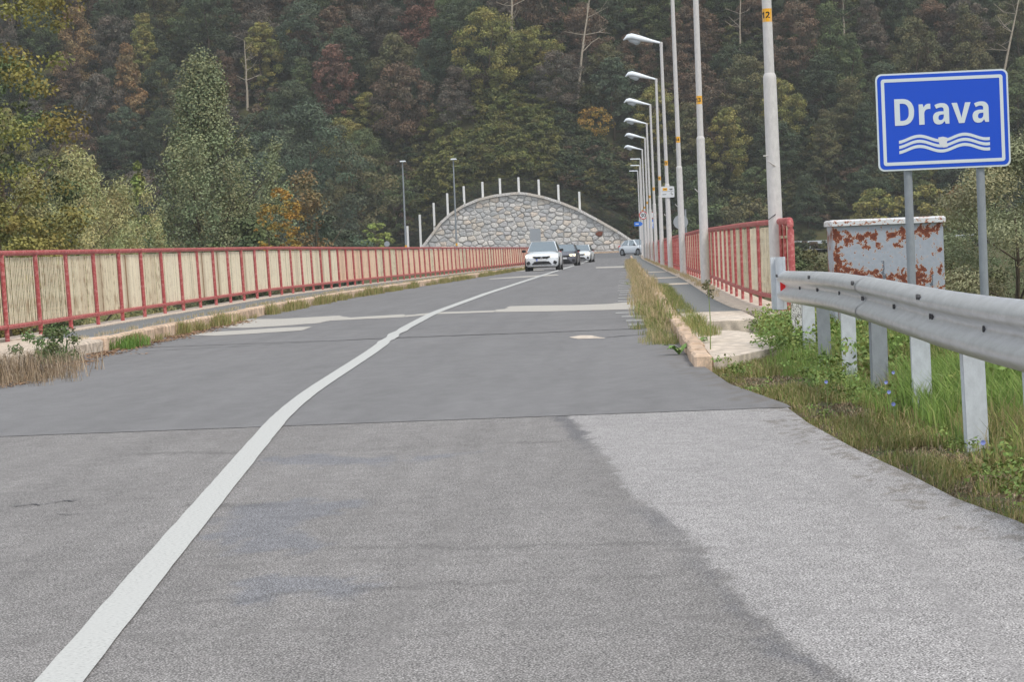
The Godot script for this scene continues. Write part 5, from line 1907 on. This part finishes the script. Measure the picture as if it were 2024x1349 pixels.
func make_car(n: String, at: Vector3, turn: float, W: float, L: float, H: float, paint: Material, lights: Material, crossover: bool, label: String) -> Node3D:
	var o := base(n, at, turn)
	var hw := W * .5
	var f := L * .5
	var gc := .22 if crossover else .17
	var belt := H * .60
	var hood := H * .605
	# front is +z
	var sts := [[f, .70, gc + .14, hood - .30, hood - .26], [f - .07, .84, gc + .04, hood - .20, hood - .14], [f - .25, .93, gc, hood - .12, hood - .045], [f - .62, .985, gc, hood - .06, hood + .0], [f - 1.12, 1.0, gc, belt - .02, hood + .07], [0.0, 1.0, gc, belt, hood + .08], [-f * .55, 1.0, gc, belt + .02, hood + .09], [-f + .35, .98, gc + .05, belt, hood + .08], [-f + .08, .93, gc + .1, belt - .05, hood], [-f, .86, gc + .2, belt - .18, hood - .12]]
	var st := ST(true)
	var rings := []
	for s in sts:
		var w: float = hw * s[1]
		var y0: float = s[2]
		var half := [Vector2(w * .88, y0), Vector2(w * .985, y0 + .09), Vector2(w, lerpf(y0, s[3], .5)), Vector2(w * .985, s[3] - .05), Vector2(w * .93, s[3] + .01), Vector2(w * .72, s[4] - .02), Vector2(w * .3, s[4])]
		var ring := []
		for p in half: ring.append(Vector3(p.x, p.y, s[0]))
		for i in half.size(): ring.append(Vector3(-half[half.size() - 1 - i].x, half[half.size() - 1 - i].y, s[0]))
		rings.append(ring)
	var k: int = rings[0].size()
	for i in rings.size() - 1:
		for j in k:
			var q := (j + 1) % k
			quad(st, rings[i][j], rings[i][q], rings[i + 1][q], rings[i + 1][j])
	for j in range(1, k - 1):
		tri(st, rings[0][0], rings[0][j + 1], rings[0][j])
		tri(st, rings[-1][0], rings[-1][j], rings[-1][j + 1])
	put("body", done(st), paint, o)
	# cabin
	var yb := hood + .055
	var zb := f - 1.06; var zt := f - 1.80
	var rb := -f + .30; var rt := -f + .85
	var wb := hw * .90; var wt := hw * .685
	var yt := H - .035
	var b := [Vector3(-wb, yb, zb), Vector3(wb, yb, zb), Vector3(wb, yb, rb), Vector3(-wb, yb, rb)]
	var t := [Vector3(-wt, yt, zt), Vector3(wt, yt, zt), Vector3(wt, yt - .02, rt), Vector3(-wt, yt - .02, rt)]
	var cb := ST(true)
	quad(cb, b[0], t[0], t[1], b[1])
	quad(cb, b[1], t[1], t[2], b[2])
	quad(cb, b[2], t[2], t[3], b[3])
	quad(cb, b[3], t[3], t[0], b[0])
	put("cabin", done(cb), paint, o)
	var rf := ST(true)
	var zs := [zt + .0, lerpf(zt, rt, .3), lerpf(zt, rt, .7), rt]
	var rr := []
	for i in 4:
		var row := []
		for j in 7:
			var u := -1.0 + j / 3.0
			row.append(Vector3(u * wt, yt + (1.0 - u * u) * .03 + (.012 if i in [1, 2] else -.005), zs[i]))
		rr.append(row)
	for i in 3:
		for j in 6: quad(rf, rr[i][j], rr[i + 1][j], rr[i + 1][j + 1], rr[i][j + 1])
	put("roof", done(rf), paint, o)
	var ws := ST()
	panel_on(ws, [b[0], t[0], t[1], b[1]], .045, .012)
	put("windscreen", done(ws), M.glass, o)
	var rw := ST()
	panel_on(rw, [b[2], t[2], t[3], b[3]], .09, .012)
	put("rear_window", done(rw), M.glass, o)
	for sd in [-1, 1]:
		for w2 in [[.06, .50], [.53, .93]]:
			var p0 := Vector3(sd * wb, yb, lerpf(zb, rb, w2[0])); var p1 := Vector3(sd * wt, yt, lerpf(zt, rt, w2[0]))
			var p2 := Vector3(sd * wt, yt, lerpf(zt, rt, w2[1])); var p3 := Vector3(sd * wb, yb, lerpf(zb, rb, w2[1]))
			var sw := ST()
			panel_on(sw, [p0, p1, p2, p3] if sd > 0 else [p3, p2, p1, p0], .05, .012)
			put("side_window", done(sw), M.glass, o)
		var mr := ST()
		bevel_box(mr, Vector3(sd * (hw + .09), yb + .06, zb - .18), Vector3(.20, .14, .12), .03)
		put("mirror", done(mr), M.black, o)
		# headlamp wraps the corner
		var hl := ST(true)
		quad(hl, Vector3(sd * hw * .50, hood - .23, f - .02), Vector3(sd * hw * .46, hood - .13, f - .10), Vector3(sd * hw * .93, hood - .10, f - .26), Vector3(sd * hw * .92, hood - .25, f - .12)) if sd < 0 else quad(hl, Vector3(hw * .92, hood - .25, f - .12), Vector3(hw * .93, hood - .10, f - .26), Vector3(hw * .46, hood - .13, f - .10), Vector3(hw * .50, hood - .23, f - .02))
		var hm := put("headlight", done(hl), lights, o)
		hm.position.z = .035
		var fg := ST()
		bevel_box(fg, Vector3(sd * hw * .76, gc + .22, f - .05), Vector3(.22, .16, .10), .03, Basis(Vector3.BACK, sd * -.45))
		put("fog_lamp_recess", done(fg), M.black, o)
		var tl := ST()
		bevel_box(tl, Vector3(sd * hw * .80, belt - .06, -f + .04), Vector3(.20, .26, .12), .03)
		put("tail_light", done(tl), M.sign_red, o)
		for zz in [f - .80, -f + .74]:
			var wr := .335 if crossover else .31
			var wn := Node3D.new()
			wn.name = "wheel"
			o.add_child(wn, true)
			wn.position = Vector3(sd * (hw - .10), wr, zz)
			var ty := ST(true)
			tube(ty, [Vector3(-.115, 0, 0), Vector3(-.10, 0, 0), Vector3(.10, 0, 0), Vector3(.115, 0, 0)], [wr - .03, wr, wr, wr - .03], 20)
			put("tyre", done(ty), M.tyre, wn)
			put("rim", tube_mesh([Vector3(sd * .10, 0, 0), Vector3(sd * .122, 0, 0)], wr * .66, 14), M.rim, wn)
			put("wheel_arch", tube_mesh([Vector3(-.06, 0, 0), Vector3(.108, 0, 0)] if sd > 0 else [Vector3(-.108, 0, 0), Vector3(.06, 0, 0)], wr + .055, 20), M.black, o, Vector3(sd * (hw - .10), wr + .01, zz))
	# grille band with emblem, lower intake, plate
	var gr := ST()
	var gy := hood - .235
	plate(gr, PackedVector2Array([Vector2(-.62 * hw, .075), Vector2(-.30 * hw, .045), Vector2(.30 * hw, .045), Vector2(.62 * hw, .075), Vector2(.40 * hw, -.035), Vector2(.22 * hw, -.13), Vector2(-.22 * hw, -.13), Vector2(-.40 * hw, -.035)]), 0, .05)
	put("grille", done(gr), M.black, o, Vector3(0, gy, f - .015))
	var lg := ST()
	plate(lg, PackedVector2Array([Vector2(-.42 * hw, .09), Vector2(.42 * hw, .09), Vector2(.58 * hw, -.06), Vector2(-.58 * hw, -.06)]), 0, .04)
	put("lower_intake", done(lg), M.black, o, Vector3(0, gc + .19, f - .01))
	var sk := ST()
	bevel_box(sk, Vector3(0, gc + .07, f - .05), Vector3(W * .66, .055, .14), .02)
	put("skid_plate", done(sk), M.chrome if crossover else M.black, o)
	put("number_plate", box_mesh(Vector3(.52, .11, .012)), M.white, o, Vector3(0, gc + .36, f + .03))
	put("plate_band", box_mesh(Vector3(.045, .11, .004)), M.blue, o, Vector3(-.237, gc + .36, f + .039))
	if crossover:
		var em := PackedVector2Array([Vector2(0, .085), Vector2(.062, 0), Vector2(0, -.085), Vector2(-.062, 0)])
		var ei := PackedVector2Array([Vector2(0, .045), Vector2(.03, 0), Vector2(0, -.045), Vector2(-.03, 0)])
		put("emblem", ring_mesh(em, ei, 0, .012), M.chrome, o, Vector3(0, gy - .025, f + .036))
	else:
		put("emblem", ring_mesh(disc(.055, 16), disc(.042, 16), 0, .01), M.chrome, o, Vector3(0, gy - .03, f + .036))
	var und := ST()
	box(und, Vector3(0, gc + .02, 0), Vector3(W * .80, .12, L * .86))
	put("underbody", done(und), M.black, o)
	tag(o, label, "car")
	return o

# ------------------------------------------------------------------ scene
func _ready():
	rng.seed = 1
	nz.seed = 17
	nz.frequency = .06
	nz.fractal_octaves = 3
	# camera
	var cam := Camera3D.new()
	cam.name = "camera"
	add_child(cam)
	cam.position = Vector3(0, 1.05, 0)
	cam.rotation = Vector3(deg_to_rad(-1.963), deg_to_rad(2.61), deg_to_rad(-2.3))
	cam.fov = rad_to_deg(2.0 * atan(1349.0 * .5 / 5000.0))
	cam.far = 3000.0
	cam.current = true
	# overcast sky, soft high light
	var we := WorldEnvironment.new()
	we.name = "environment"
	var env := Environment.new()
	var sky := Sky.new()
	var sm := ProceduralSkyMaterial.new()
	sm.sky_top_color = Color(.80, .83, .87)
	sm.sky_horizon_color = Color(.84, .86, .88)
	sm.sky_curve = .3
	sm.ground_bottom_color = Color(.30, .31, .30)
	sm.ground_horizon_color = Color(.5, .51, .51)
	sky.sky_material = sm
	env.background_mode = Environment.BG_SKY
	env.sky = sky
	env.tonemap_mode = Environment.TONE_MAPPER_LINEAR
	env.tonemap_exposure = 1.5
	env.fog_enabled = true
	env.fog_light_color = Color(.78, .79, .79)
	env.fog_density = .00030
	env.sdfgi_enabled = true
	env.ssao_enabled = true
	env.ssil_enabled = true
	we.environment = env
	add_child(we)
	var sun := DirectionalLight3D.new()
	sun.name = "sun"
	sun.light_energy = .45
	sun.light_angular_distance = 14.0
	sun.light_color = Color(1.0, .97, .93)
	sun.rotation = Vector3(deg_to_rad(-56), deg_to_rad(42), 0)
	sun.shadow_enabled = true
	add_child(sun)

	make_materials()
	M.weed_leaf = plain(lin(.17, .32, .06), .6)
	M.weed_leaf2 = plain(lin(.22, .29, .09), .6)
	M.filler_dark = plain(Color(.44, .44, .45), .75)
	M.band = tri_mat(M.paint.albedo_texture, Vector3.ONE * .6, .8, true, false, Color(.95, .925, .90))
	make_ground()
	make_roads()
	make_footways()
	make_wall()
	make_railing(true)
	make_railing(false)
	make_tree_kit()
	make_forest()
	make_near_trees()
	make_lamps()
	make_guard_rail()
	make_river_sign()
	make_cabinet()
	make_small_signs()
	make_car("white_crossover", P(-4.24, 134), -.03, 1.80, 4.2, 1.57, M.car_white, M.headlight, true, "white crossover leading the line of oncoming cars")
	make_car("grey_hatchback", P(-3.95, 170), -.05, 1.78, 4.2, 1.48, M.car_grey, M.headlight_warm, false, "dark grey hatchback second in the line of oncoming cars")
	make_car("white_hatchback", P(-3.42, 205), -.08, 1.76, 4.1, 1.46, M.car_white, M.headlight_warm, false, "white hatchback third in the line of oncoming cars")
	make_car("turning_crossover", P(1.35, 252), .62, 1.80, 4.2, 1.6, M.car_white, M.headlight, true, "white crossover half hidden at the far end of the right railing")
	make_grass()
